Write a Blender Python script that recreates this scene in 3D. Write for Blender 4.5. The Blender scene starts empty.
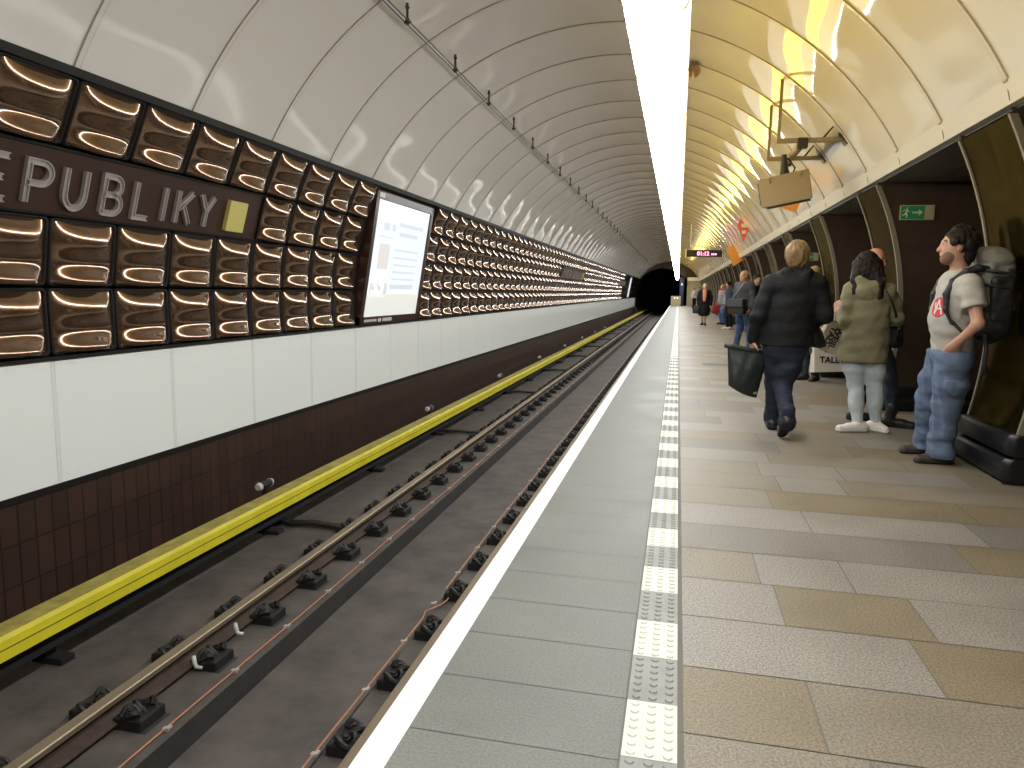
import bpy, bmesh, math, random
import numpy as np
from mathutils import Vector, Matrix

random.seed(7)
RNG = np.random.default_rng(7)
SC = bpy.context.scene
COL = SC.collection
PI = math.pi

# ------------------------------------------------------------------ camera, world, exposure
cam_d = bpy.data.cameras.new('camera')
cam_d.sensor_width = 36.0
cam_d.lens = 720.0 / 1024.0 * 36.0
cam_d.clip_start = 0.05
cam_d.clip_end = 400
cam = bpy.data.objects.new('camera', cam_d)
COL.objects.link(cam)
_f = Vector((-0.21977998, 0.96698472, -0.12898568))
_r = Vector((0.97454839, 0.22361522, 0.01586431))
_u = Vector((-0.04418371, 0.12221612, 0.99151955))
cam.matrix_world = Matrix(((_r.x, _u.x, -_f.x, 0), (_r.y, _u.y, -_f.y, 0), (_r.z, _u.z, -_f.z, 1.25), (0, 0, 0, 1)))
SC.camera = cam
w = bpy.data.worlds.new('world')
SC.world = w
w.use_nodes = True
w.node_tree.nodes['Background'].inputs[0].default_value = (1.0, 0.93, 0.85, 1)
w.node_tree.nodes['Background'].inputs[1].default_value = 0.06
SC.view_settings.view_transform = 'Standard'
SC.view_settings.look = 'None'
SC.view_settings.exposure = 0.5
SC.view_settings.gamma = 1.0
SC.view_settings.use_curve_mapping = False
try:
    SC.cycles.max_bounces = 8
    SC.cycles.diffuse_bounces = 4
    SC.cycles.glossy_bounces = 4
    SC.cycles.use_denoising = True
    SC.cycles.sample_clamp_indirect = 6.0
    SC.cycles.caustics_reflective = False
except Exception:
    pass
LAMP_WHITE, LAMP_YELLOW, LAMP_AMBER = 21.0, 11.0, 1.8

# ------------------------------------------------------------------ materials
MATS = {}


def pm(name, col, rough=0.5, metal=0.0, var=0.0, scale=20.0, bump=0.0, bscale=60.0, emit=None, estr=0.0,
       coat=0.0, spec=0.5, col2=None, detail=3.0, stretch=None, rvar=0.0):
    """principled material; optional noise mix between col and col2, optional bump"""
    m = bpy.data.materials.new(name)
    m.use_nodes = True
    nt = m.node_tree
    b = nt.nodes['Principled BSDF']
    c = (*col, 1)
    b.inputs['Base Color'].default_value = c
    b.inputs['Roughness'].default_value = rough
    b.inputs['Metallic'].default_value = metal
    b.inputs['Specular IOR Level'].default_value = spec
    b.inputs['Coat Weight'].default_value = coat
    b.inputs['Coat Roughness'].default_value = 0.06
    if emit:
        b.inputs['Emission Color'].default_value = (*emit, 1)
        b.inputs['Emission Strength'].default_value = estr
    tc = None
    if var or bump or col2 or rvar:
        tc = nt.nodes.new('ShaderNodeTexCoord')
        mp = nt.nodes.new('ShaderNodeMapping')
        nt.links.new(tc.outputs['Object'], mp.inputs['Vector'])
        if stretch:
            mp.inputs['Scale'].default_value = stretch
    if var or col2 or rvar:
        n = nt.nodes.new('ShaderNodeTexNoise')
        n.inputs['Scale'].default_value = scale
        n.inputs['Detail'].default_value = detail
        n.inputs['Roughness'].default_value = 0.65
        nt.links.new(mp.outputs[0], n.inputs['Vector'])
        if var or col2:
            r = nt.nodes.new('ShaderNodeValToRGB')
            r.color_ramp.elements[0].position = 0.3
            r.color_ramp.elements[1].position = 0.7
            if col2:
                r.color_ramp.elements[0].color = c
                r.color_ramp.elements[1].color = (*col2, 1)
            else:
                r.color_ramp.elements[0].color = (*[max(0, x * (1 - var)) for x in col], 1)
                r.color_ramp.elements[1].color = (*[min(1, x * (1 + var)) for x in col], 1)
            nt.links.new(n.outputs[0], r.inputs[0])
            nt.links.new(r.outputs[0], b.inputs['Base Color'])
        if rvar:
            mr = nt.nodes.new('ShaderNodeMapRange')
            mr.inputs[1].default_value = 0.3
            mr.inputs[2].default_value = 0.7
            mr.inputs[3].default_value = max(0.02, rough - rvar)
            mr.inputs[4].default_value = rough + rvar
            nt.links.new(n.outputs[0], mr.inputs[0])
            nt.links.new(mr.outputs[0], b.inputs['Roughness'])
    if bump:
        n2 = nt.nodes.new('ShaderNodeTexNoise')
        n2.inputs['Scale'].default_value = bscale
        n2.inputs['Detail'].default_value = 2
        nt.links.new(mp.outputs[0], n2.inputs['Vector'])
        bp = nt.nodes.new('ShaderNodeBump')
        bp.inputs['Strength'].default_value = bump
        bp.inputs['Distance'].default_value = 0.01
        nt.links.new(n2.outputs[0], bp.inputs['Height'])
        nt.links.new(bp.outputs[0], b.inputs['Normal'])
    MATS[name] = m
    return m


def stone(name, col, speck, rough, spec=0.55):
    """granite: fine speckle plus soft clouds"""
    m = bpy.data.materials.new(name)
    m.use_nodes = True
    nt = m.node_tree
    b = nt.nodes['Principled BSDF']
    b.inputs['Specular IOR Level'].default_value = spec
    tc = nt.nodes.new('ShaderNodeTexCoord')
    n = nt.nodes.new('ShaderNodeTexNoise')
    n.inputs['Scale'].default_value = 120
    n.inputs['Detail'].default_value = 2
    nt.links.new(tc.outputs['Object'], n.inputs['Vector'])
    r = nt.nodes.new('ShaderNodeValToRGB')
    r.color_ramp.elements[0].position = 0.36
    r.color_ramp.elements[1].position = 0.62
    r.color_ramp.elements[0].color = (*[x * (1 - speck) for x in col], 1)
    r.color_ramp.elements[1].color = (*[min(1, x * (1 + speck * 0.7)) for x in col], 1)
    nt.links.new(n.outputs[0], r.inputs[0])
    n2 = nt.nodes.new('ShaderNodeTexNoise')
    n2.inputs['Scale'].default_value = 2.2
    n2.inputs['Detail'].default_value = 4
    nt.links.new(tc.outputs['Object'], n2.inputs['Vector'])
    mr = nt.nodes.new('ShaderNodeMapRange')
    mr.inputs[1].default_value = 0.3
    mr.inputs[2].default_value = 0.7
    mr.inputs[3].default_value = 0.86
    mr.inputs[4].default_value = 1.1
    nt.links.new(n2.outputs[0], mr.inputs[0])
    mx = nt.nodes.new('ShaderNodeVectorMath')
    mx.operation = 'MULTIPLY'
    nt.links.new(r.outputs[0], mx.inputs[0])
    nt.links.new(mr.outputs[0], mx.inputs[1])
    nt.links.new(mx.outputs[0], b.inputs['Base Color'])
    mr2 = nt.nodes.new('ShaderNodeMapRange')
    mr2.inputs[1].default_value = 0.3
    mr2.inputs[2].default_value = 0.7
    mr2.inputs[3].default_value = rough - 0.05
    mr2.inputs[4].default_value = rough + 0.08
    nt.links.new(n2.outputs[0], mr2.inputs[0])
    nt.links.new(mr2.outputs[0], b.inputs['Roughness'])
    MATS[name] = m
    return m


stone('slab_beige', (0.175, 0.135, 0.082), 0.34, 0.56)
stone('slab_sand', (0.19, 0.158, 0.114), 0.34, 0.56)
stone('slab_pale', (0.215, 0.190, 0.158), 0.38, 0.56)
stone('slab_grey', (0.16, 0.140, 0.115), 0.34, 0.56)
stone('edge_grey', (0.155, 0.153, 0.135), 0.16, 0.58, 0.35)
pm('joint', (0.12, 0.11, 0.09), 0.8)
pm('line_white', (0.70, 0.72, 0.71), 0.45, var=0.04, scale=8)
pm('tactile_white', (0.60, 0.58, 0.51), 0.6, spec=0.3, var=0.05, scale=10)
pm('tactile_grey', (0.25, 0.245, 0.225), 0.6, spec=0.3, var=0.12, scale=9)
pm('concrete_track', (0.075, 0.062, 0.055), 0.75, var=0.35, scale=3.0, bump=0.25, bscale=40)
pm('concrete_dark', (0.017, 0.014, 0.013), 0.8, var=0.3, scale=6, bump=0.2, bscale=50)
pm('edge_concrete', (0.10, 0.085, 0.07), 0.8, var=0.2, scale=8)
pm('rail_top', (0.27, 0.21, 0.145), 0.5, metal=0.6, var=0.15, scale=6, stretch=(1, .1, 1))
pm('rail_side', (0.060, 0.040, 0.030), 0.6, metal=0.3, var=0.3, scale=14)
pm('iron_black', (0.018, 0.016, 0.015), 0.55, metal=0.3, var=0.3, scale=30)
pm('rubber_pad', (0.022, 0.022, 0.021), 0.6, var=0.25, scale=20)
pm('yellow_cover', (0.60, 0.52, 0.022), 0.42, var=0.10, scale=5)
pm('yellow_dusty', (0.30, 0.25, 0.05), 0.7, var=0.3, scale=9)
pm('cable_orange', (0.42, 0.17, 0.09), 0.6)
pm('cable_black', (0.02, 0.018, 0.017), 0.5)
pm('clip_white', (0.55, 0.52, 0.48), 0.5)
pm('clip_pale', (0.36, 0.33, 0.30), 0.6)
pm('seam_dark', (0.13, 0.105, 0.012), 0.7)
pm('panel_white', (0.86, 0.885, 0.86), 0.16, spec=0.4)
pm('panel_joint', (0.80, 0.81, 0.78), 0.25)
pm('panel_gap', (0.22, 0.21, 0.20), 0.6)
pm('frame_dark', (0.012, 0.009, 0.008), 0.55, spec=0.2)
pm('board_brown', (0.043, 0.018, 0.012), 0.32, var=0.1, scale=4)
pm('glass_bronze', (0.23, 0.135, 0.080), 0.16, metal=0.8, var=0.25, scale=5, coat=1.0)
MATS['glass_bronze'].node_tree.nodes['Principled BSDF'].inputs['Coat IOR'].default_value = 1.5
MATS['glass_bronze'].node_tree.nodes['Principled BSDF'].inputs['Coat Roughness'].default_value = 0.03
pm('letter_metal', (0.46, 0.41, 0.38), 0.35, metal=0.35)
pm('yellow_square', (0.62, 0.54, 0.16), 0.45)
pm('vault', (0.74, 0.70, 0.655), 0.035, spec=0.7)
pm('vault_rib', (0.70, 0.66, 0.61), 0.2)
pm('vault_line', (0.42, 0.36, 0.31), 0.6)
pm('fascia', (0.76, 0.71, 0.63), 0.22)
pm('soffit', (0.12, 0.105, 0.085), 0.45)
pm('bronze_face', (0.115, 0.090, 0.036), 0.10, metal=0.9, var=0.16, scale=4, bump=0.12, bscale=5.0)
MATS['bronze_face'].node_tree.nodes['Principled BSDF'].inputs['Specular Tint'].default_value = (0.34, 0.30, 0.18, 1)
pm('pillar_trim', (0.30, 0.265, 0.20), 0.4, metal=0.3)
pm('passage_brown', (0.042, 0.024, 0.013), 0.6, var=0.15, scale=10)
pm('plinth_black', (0.012, 0.012, 0.014), 0.32, spec=0.35)
pm('tunnel_black', (0.004, 0.004, 0.006), 0.8)
pm('portal_brown', (0.05, 0.035, 0.032), 0.6)
pm('end_wall', (0.42, 0.34, 0.20), 0.5)
pm('lamp_shell_glow', (0.40, 0.36, 0.33), 0.35, emit=(1.0, 0.97, 0.95), estr=0.7)  # housing with a faint glow added to brighten the vault
pm('lamp_ring', (0.45, 0.42, 0.40), 0.4)
pm('lamp_white', (0.9, 0.9, 0.9), 0.4, emit=(0.95, 0.985, 1.0), estr=LAMP_WHITE)
pm('lamp_yellow', (0.8, 0.6, 0.1), 0.4, emit=(1.0, 0.70, 0.06), estr=LAMP_YELLOW)
pm('lamp_amber', (0.8, 0.7, 0.5), 0.4, emit=(1.0, 0.80, 0.50), estr=LAMP_AMBER)
pm('screen_on', (0.6, 0.65, 0.7), 0.2, emit=(0.80, 0.90, 0.97), estr=0.50)
pm('screen_band', (0.6, 0.6, 0.55), 0.3, emit=(0.78, 0.80, 0.76), estr=0.44)
pm('screen_ink', (0.4, 0.42, 0.46), 0.5, emit=(0.72, 0.79, 0.86), estr=0.44)
pm('screen_photo', (0.5, 0.48, 0.45), 0.5, emit=(0.74, 0.72, 0.70), estr=0.44)
pm('screen_white', (0.8, 0.8, 0.8), 0.5, emit=(0.9, 0.95, 1.0), estr=0.62)
pm('label_white', (0.75, 0.73, 0.70), 0.5)
pm('box_khaki', (0.30, 0.215, 0.10), 0.45)
pm('box_dark', (0.05, 0.045, 0.04), 0.25)
pm('arm_grey', (0.33, 0.27, 0.19), 0.4, metal=0.5)
pm('arm_dark', (0.03, 0.025, 0.02), 0.5)
pm('sticker_red', (0.75, 0.12, 0.10), 0.5)
pm('sticker_orange', (0.80, 0.33, 0.05), 0.5)
pm('led_black', (0.015, 0.010, 0.008), 0.3)
pm('led_lit', (0.8, 0.3, 0.5), 0.5, emit=(1.0, 0.30, 0.62), estr=1.6)
pm('sign_green', (0.012, 0.12, 0.045), 0.4, emit=(0.01, 0.12, 0.04), estr=0.25)
pm('sign_pale', (0.36, 0.38, 0.30), 0.5, emit=(0.3, 0.32, 0.2), estr=0.12)
pm('sign_cream', (0.42, 0.38, 0.24), 0.5)
pm('copper_ball', (0.36, 0.26, 0.15), 0.35, metal=0.4)
# people
pm('skin', (0.52, 0.29, 0.20), 0.5, var=0.06, scale=30)
pm('skin_ruddy', (0.55, 0.26, 0.18), 0.5, var=0.06, scale=30)
pm('hair_blond', (0.21, 0.130, 0.055), 0.6, spec=0.3, var=0.35, scale=40, stretch=(1, 1, .2), bump=0.5, bscale=90)
pm('hair_dark', (0.014, 0.009, 0.008), 0.6, spec=0.2, var=0.4, scale=40, stretch=(1, 1, .2), bump=0.6, bscale=70)
pm('hair_grey', (0.38, 0.34, 0.28), 0.6)
pm('hair_fair', (0.35, 0.24, 0.12), 0.6)
pm('eye_white', (0.42, 0.38, 0.35), 0.3)
pm('eye_dark', (0.02, 0.015, 0.012), 0.3)
pm('beard', (0.21, 0.115, 0.08), 0.7, var=0.4, scale=120)
pm('lip', (0.38, 0.15, 0.12), 0.5)
pm('jacket_black', (0.008, 0.008, 0.009), 0.75, spec=0.25, var=0.2, scale=12, bump=0.5, bscale=22)
pm('jeans_navy', (0.012, 0.016, 0.032), 0.8, var=0.25, scale=14, bump=0.4, bscale=26)
pm('parka_olive', (0.215, 0.195, 0.115), 0.8, var=0.14, scale=9, bump=0.5, bscale=24)
pm('jeans_pale', (0.50, 0.55, 0.57), 0.85, var=0.10, scale=12, bump=0.3, bscale=30)
pm('jeans_dark', (0.030, 0.042, 0.065), 0.85, var=0.3, scale=12, bump=0.3, bscale=30)
pm('shoe_white', (0.80, 0.74, 0.70), 0.5)
pm('shoe_brown', (0.055, 0.040, 0.030), 0.6, var=0.3, scale=30)
pm('shoe_black', (0.014, 0.013, 0.013), 0.45)
pm('sole_dark', (0.02, 0.018, 0.016), 0.7)
pm('sole_white', (0.75, 0.72, 0.68), 0.6)
pm('tee_grey', (0.42, 0.40, 0.37), 0.9, var=0.07, scale=14, bump=0.35, bscale=20)
pm('cargo_blue', (0.125, 0.170, 0.270), 0.85, var=0.14, scale=10, bump=0.55, bscale=20)
pm('print_red', (0.52, 0.045, 0.055), 0.8)
pm('print_white', (0.68, 0.64, 0.62), 0.8)
pm('pack_grey', (0.17, 0.165, 0.145), 0.75, var=0.15, scale=14, bump=0.4, bscale=25)
pm('pack_black', (0.012, 0.012, 0.014), 0.6, bump=0.3, bscale=30)
pm('bag_green', (0.012, 0.017, 0.014), 0.55, var=0.2, scale=8, bump=0.5, bscale=14)
pm('paper_white', (0.66, 0.60, 0.52), 0.6, var=0.05, scale=6, bump=0.3, bscale=10)
pm('ink_black', (0.015, 0.012, 0.012), 0.6)
pm('coat_grey', (0.045, 0.046, 0.048), 0.8, bump=0.4, bscale=18)
pm('coat_light', (0.20, 0.21, 0.23), 0.8)
pm('denim_blue', (0.055, 0.085, 0.16), 0.85, var=0.2, scale=12)
pm('denim_mid', (0.10, 0.17, 0.32), 0.85, var=0.2, scale=12)
pm('coat_navy', (0.022, 0.028, 0.050), 0.8)
pm('top_pink', (0.40, 0.14, 0.13), 0.8)
pm('bag_red', (0.45, 0.04, 0.04), 0.6)
pm('coat_black', (0.008, 0.007, 0.008), 0.8, spec=0.2)
pm('scarf_coral', (0.62, 0.22, 0.13), 0.8)
pm('top_white', (0.55, 0.52, 0.48), 0.8)


def brick_mat():
    """stacked upright dark tiles with thin joints (world size on X = const wall: uses Y and Z)"""
    m = bpy.data.materials.new('tile_brown')
    m.use_nodes = True
    nt = m.node_tree
    b = nt.nodes['Principled BSDF']
    tc = nt.nodes.new('ShaderNodeTexCoord')
    sx = nt.nodes.new('ShaderNodeSeparateXYZ')
    cb = nt.nodes.new('ShaderNodeCombineXYZ')
    nt.links.new(tc.outputs['Object'], sx.inputs[0])
    nt.links.new(sx.outputs['Y'], cb.inputs['X'])
    zo = nt.nodes.new('ShaderNodeMath')
    zo.operation = 'ADD'
    zo.inputs[1].default_value = 0.20 + 0.28 * 8
    nt.links.new(sx.outputs['Z'], zo.inputs[0])
    nt.links.new(zo.outputs[0], cb.inputs['Y'])
    br = nt.nodes.new('ShaderNodeTexBrick')
    br.offset = 0.0
    br.inputs['Color1'].default_value = (0.050, 0.025, 0.018, 1)
    br.inputs['Color2'].default_value = (0.034, 0.018, 0.014, 1)
    br.inputs['Mortar'].default_value = (0.012, 0.009, 0.008, 1)
    br.inputs['Scale'].default_value = 1.0
    br.inputs['Mortar Size'].default_value = 0.006
    br.inputs['Mortar Smooth'].default_value = 0.1
    br.inputs['Bias'].default_value = 0.0
    br.inputs['Brick Width'].default_value = 0.135
    br.inputs['Row Height'].default_value = 0.28
    nt.links.new(cb.outputs[0], br.inputs['Vector'])
    nt.links.new(br.outputs['Color'], b.inputs['Base Color'])
    b.inputs['Roughness'].default_value = 0.38
    bp = nt.nodes.new('ShaderNodeBump')
    bp.inputs['Strength'].default_value = 0.6
    bp.inputs['Distance'].default_value = 0.006
    bp.invert = True
    nt.links.new(br.outputs['Fac'], bp.inputs['Height'])
    nt.links.new(bp.outputs[0], b.inputs['Normal'])
    MATS['tile_brown'] = m


brick_mat()
M = MATS

# ------------------------------------------------------------------ mesh helpers


class MB:
    """collects vertices and faces (with material slots) for ONE mesh"""

    def __init__(s):
        s.v, s.f, s.mi, s.mats = [], [], [], []

    def slot(s, m):
        if m not in s.mats:
            s.mats.append(m)
        return s.mats.index(m)

    def face(s, pts, m='joint'):
        i = len(s.v)
        s.v.extend([tuple(p) for p in pts])
        s.f.append(tuple(range(i, i + len(pts))))
        s.mi.append(s.slot(m))

    def grid(s, P, m, closeu=False):
        """P[i][j] grid of points"""
        n, k = len(P), len(P[0])
        b = len(s.v)
        for row in P:
            s.v.extend([tuple(p) for p in row])
        sl = s.slot(m)
        for i in range(n - 1 + (1 if closeu else 0)):
            for j in range(k - 1):
                a = b + i * k + j
                c = b + ((i + 1) % n) * k + j
                s.f.append((a, c, c + 1, a + 1))
                s.mi.append(sl)

    def box(s, c, d, m, R=None, bev=0.0):
        """box centre c, full dims d, optional rotation matrix, optional chamfer of all edges"""
        bm = bmesh.new()
        bmesh.ops.create_cube(bm, size=1.0)
        for v in bm.verts:
            v.co = Vector((v.co.x * d[0], v.co.y * d[1], v.co.z * d[2]))
        if bev:
            bmesh.ops.bevel(bm, geom=bm.edges[:], offset=bev, segments=2, affect='EDGES', profile=0.6)
        s.bm(bm, m, c, R)

    def bm(s, bm, m, c=(0, 0, 0), R=None):
        b = len(s.v)
        bm.verts.index_update()
        for v in bm.verts:
            p = v.co.copy()
            if R is not None:
                p = R @ p
            s.v.append((p.x + c[0], p.y + c[1], p.z + c[2]))
        sl = s.slot(m)
        for f in bm.faces:
            s.f.append(tuple(b + v.index for v in f.verts))
            s.mi.append(sl)
        bm.free()

    def tube(s, pts, r, m, n=8, cap=True):
        pts = [Vector(p) for p in pts]
        rr = r if isinstance(r, (list, tuple)) else [r] * len(pts)
        rings = []
        for i, p in enumerate(pts):
            t = (pts[min(i + 1, len(pts) - 1)] - pts[max(i - 1, 0)]).normalized()
            a = Vector((0, 0, 1)) if abs(t.z) < 0.9 else Vector((1, 0, 0))
            x = t.cross(a).normalized()
            y = t.cross(x)
            rings.append([p + rr[i] * (math.cos(2 * PI * k / n) * x + math.sin(2 * PI * k / n) * y) for k in range(n)])
        b = len(s.v)
        for ring in rings:
            s.v.extend([tuple(p) for p in ring])
        sl = s.slot(m)
        for i in range(len(rings) - 1):
            for k in range(n):
                a0 = b + i * n + k
                a1 = b + i * n + (k + 1) % n
                s.f.append((a0, a1, a1 + n, a0 + n))
                s.mi.append(sl)
        if cap:
            s.f.append(tuple(b + k for k in range(n))[::-1])
            s.mi.append(sl)
            e = b + (len(rings) - 1) * n
            s.f.append(tuple(e + k for k in range(n)))
            s.mi.append(sl)

    def extrude_y(s, prof, y0, y1, m, cap=True):
        """closed XZ profile (counter-clockwise seen from -Y) run along Y; m may be a list per side"""
        n = len(prof)
        for i in range(n):
            a, c = prof[i], prof[(i + 1) % n]
            mm = m[i] if isinstance(m, (list, tuple)) else m
            s.face([(a[0], y0, a[1]), (c[0], y0, c[1]), (c[0], y1, c[1]), (a[0], y1, a[1])], mm)
        if cap:
            mm = m[0] if isinstance(m, (list, tuple)) else m
            s.face([(p[0], y0, p[1]) for p in prof][::-1], mm)
            s.face([(p[0], y1, p[1]) for p in prof], mm)

    def mesh(s, name, smooth=False):
        me = bpy.data.meshes.new(name)
        me.from_pydata(s.v, [], s.f)
        for m in s.mats:
            me.materials.append(M[m])
        me.polygons.foreach_set('material_index', s.mi)
        if smooth:
            me.polygons.foreach_set('use_smooth', [True] * len(s.f))
        me.update()
        return me

    def build(s, name, parent=None, smooth=False, weld=False):
        me = s.mesh(name, smooth)
        if weld:
            bm = bmesh.new()
            bm.from_mesh(me)
            bmesh.ops.remove_doubles(bm, verts=bm.verts[:], dist=1e-5)
            bmesh.ops.recalc_face_normals(bm, faces=bm.faces[:])
            bm.to_mesh(me)
            bm.free()
            if smooth:
                me.polygons.foreach_set('use_smooth', [True] * len(me.polygons))
        return link(name, me, parent)


def link(name, me, parent=None, loc=None):
    o = bpy.data.objects.new(name, me)
    COL.objects.link(o)
    if parent:
        o.parent = parent
    if loc:
        o.location = loc
    return o


def tag(o, label, cat, group=None):
    o['label'] = label
    o['category'] = cat
    if group:
        o['group'] = group
    return o


def struct(o):
    o['kind'] = 'structure'
    return o


def thing(name, label, cat, loc=(0, 0, 0), rot=(0, 0, 0), group=None):
    o = bpy.data.objects.new(name, None)
    COL.objects.link(o)
    o.empty_display_size = 0.1
    o.location = loc
    o.rotation_euler = rot
    return tag(o, label, cat, group)


def dup(root):
    c = root.copy()
    COL.objects.link(c)
    for ch in root.children:
        d = ch.copy()
        COL.objects.link(d)
        d.parent = c
        for g in ch.children:
            e = g.copy()
            COL.objects.link(e)
            e.parent = d
    return c


def smooth_by_angle(o, deg=35):
    me = o.data
    me.polygons.foreach_set('use_smooth', [True] * len(me.polygons))
    try:
        me.set_sharp_from_angle(angle=math.radians(deg))
    except Exception:
        pass
    return o


def text_mesh(txt, size, depth, m, name='text', bold=0.0):
    cu = bpy.data.curves.new(name, 'FONT')
    cu.body = txt
    cu.size = size
    cu.extrude = depth
    cu.offset = bold
    cu.resolution_u = 3
    o = bpy.data.objects.new(name, cu)
    COL.objects.link(o)
    bpy.context.view_layer.update()
    me = bpy.data.meshes.new_from_object(o.evaluated_get(bpy.context.evaluated_depsgraph_get()))
    bpy.data.objects.remove(o)
    bpy.data.curves.remove(cu)
    me.materials.clear()
    me.materials.append(M[m])
    return me


ORD = ['first', 'second', 'third', 'fourth', 'fifth', 'sixth', 'seventh', 'eighth', 'ninth', 'tenth', 'eleventh', 'twelfth',
       'thirteenth', 'fourteenth', 'fifteenth', 'sixteenth', 'seventeenth', 'eighteenth', 'nineteenth', 'twentieth',
       'twenty-first', 'twenty-second', 'twenty-third', 'twenty-fourth', 'twenty-fifth', 'twenty-sixth', 'twenty-seventh',
       'twenty-eighth', 'twenty-ninth', 'thirtieth']

# ------------------------------------------------------------------ dimensions
Y0, Y1 = -7.0, 74.0                       # hall
VX, VZ, VR = -0.95, 1.02, 3.27            # centre and radius of the tunnel lining


def cx_left(z, r=VR):
    return VX - math.sqrt(r * r - (z - VZ) ** 2)


def cx_right(z, r=VR):
    return VX + math.sqrt(r * r - (z - VZ) ** 2)


ZB = [0.742, 1.222, 1.698, 2.146, 2.565]  # rows of bronze panels
A_L = math.atan2(ZB[4] + 0.035 - VZ, cx_left(ZB[4] + 0.035) - VX)   # vault start, left
A_R = math.atan2(2.585 - VZ, cx_right(2.585) - VX)                  # vault start, right
RAILZ = -0.88
XW = -4.21
PITCH, YG = 0.605, 4.13                   # bronze panel columns
VP_, VY = 1.155, 4.07                     # vault panel pitch
PIL, PW, PY = 3.2, 0.88, 5.36             # pillar pitch, width, first near edge

# ================================================================== STRUCTURE: floor
NEAR = [  # y0, y1, list of joints, slab kinds  (measured rows)
    (1.985, 2.37, [-1, 0.46, 1.32, 2.2, 3.1, 4.0, 5.3], 'bsdcbs'),
    (2.37, 2.77, [-1, 0.88, 1.86, 2.7, 3.6, 5.3], 'cbcsb'),
    (2.77, 3.165, [-1, 0.455, 0.985, 1.75, 2.6, 3.5, 5.3], 'cbcbsc'),
    (3.165, 3.55, [-1, 0.405, 0.79, 2.1, 2.9, 4.1, 5.3], 'sccdcb'),
    (3.55, 3.95, [-1, 1.4, 2.4, 3.3, 5.3], 'dbds'),
    (3.95, 4.35, [-1, 0.75, 1.6, 2.5, 3.6, 5.3], 'ccdcb'),
    (4.35, 4.77, [-1, 0.6, 1.7, 3.0, 5.3], 'sbbc'),
]
KIND = {'b': 'slab_beige', 's': 'slab_sand', 'c': 'slab_pale', 'd': 'slab_grey'}
fl = MB()
XS0 = 0.068
rows = list(NEAR)
y = 1.985
while y > Y0:
    h = 0.39
    rows.append((y - h, y, None, None))
    y -= h
y = 4.77
while y < Y1:
    h = random.choice([0.39, 0.40, 0.40])
    rows.append((y, min(y + h, Y1), None, None))
    y += h
G = 0.0025
for (a, b_, js, ks) in rows:
    if js is None:
        js = [-1]
        x = XS0 + random.uniform(0.2, 0.9)
        while x < 5.1:
            js.append(x)
            x += random.choice([0.4, 0.55, 0.8, 0.95, 1.2])
        js.append(5.3)
        ks = ''.join(random.choice('bscdcsd') for _ in js[1:])
    for i in range(len(js) - 1):
        xa = XS0 if i == 0 else js[i]
        xb = js[i + 1]
        fl.face([(xa + G, a + G, 0), (xb - G, a + G, 0), (xb - G, b_ - G, 0), (xa + G, b_ - G, 0)], KIND[ks[i]])
fl.face([(0.058, Y0, -0.003), (5.3, Y0, -0.003), (5.3, Y1, -0.003), (0.058, Y1, -0.003)], 'joint')
struct(fl.build('floor'))
# grey safety zone between line and tactile strip
fe = MB()
y = 1.2
ys = []
yy = 1.205
while yy > Y0:
    yy -= 0.305
while yy < Y1:
    ys.append(yy)
    yy += 0.305
for a in ys:
    b_ = min(a + 0.305, Y1)
    fe.face([(-0.702, a + .0015, 0), (-0.105, a + .0015, 0), (-0.105, b_ - .0015, 0), (-0.702, b_ - .0015, 0)], 'edge_grey')
fe.face([(-0.705, Y0, -0.003), (-0.098, Y0, -0.003), (-0.098, Y1, -0.003), (-0.705, Y1, -0.003)], 'joint')
struct(fe.build('floor_edge'))
# white line, nosing and platform wall below it
pe = MB()
pe.face([(-0.79, Y0, 0.001), (-0.70, Y0, 0.001), (-0.70, Y1, 0.001), (-0.79, Y1, 0.001)], 'line_white')
pe.extrude_y([(-0.79, 0.0008), (-0.79, -0.09), (-0.70, -0.09), (-0.70, 0.0008)], Y0, Y1, 'edge_concrete')
struct(pe.build('floor_line'))
pw_ = MB()
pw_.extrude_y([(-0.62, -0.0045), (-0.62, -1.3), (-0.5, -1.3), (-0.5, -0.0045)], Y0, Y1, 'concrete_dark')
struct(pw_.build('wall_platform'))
# tactile strip: alternating pale and grey plates with three rows of seven round studs
ts = MB()
yt = 1.835 - 0.281 * 30
k = 0
while yt < Y1 - .3:
    if yt > Y0:
        m = 'tactile_white' if k % 2 == 0 else 'tactile_grey'
        ts.face([(-0.098, yt + .001, 0.002), (0.052, yt + .001, 0.002), (0.052, yt + .28, 0.002), (-0.098, yt + .28, 0.002)], m)
        if 1.0 < yt < 14:
            nseg = 10 if yt < 5 else 6
            for i in range(3):
                for j in range(7):
                    cxx, cyy = -0.098 + 0.025 + i * 0.05, yt + 0.02 + j * 0.04
                    prof = [(0.0135, 0.002), (0.011, 0.0062), (0.006, 0.0068)]
                    P = [[(cxx + r * math.cos(2 * PI * q / nseg), cyy + r * math.sin(2 * PI * q / nseg), z) for r, z in prof] for q in range(nseg)]
                    ts.grid(P, m, closeu=True)
                    ts.face([(cxx + .006 * math.cos(2 * PI * q / nseg), cyy + .006 * math.sin(2 * PI * q / nseg), .0068) for q in range(nseg)], m)
    yt += 0.281
    k += 1
ts.face([(-0.105, Y0, -0.002), (0.064, Y0, -0.002), (0.064, Y1, -0.002), (-0.105, Y1, -0.002)], 'joint')
struct(ts.build('floor_tactile_strip'))

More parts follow.
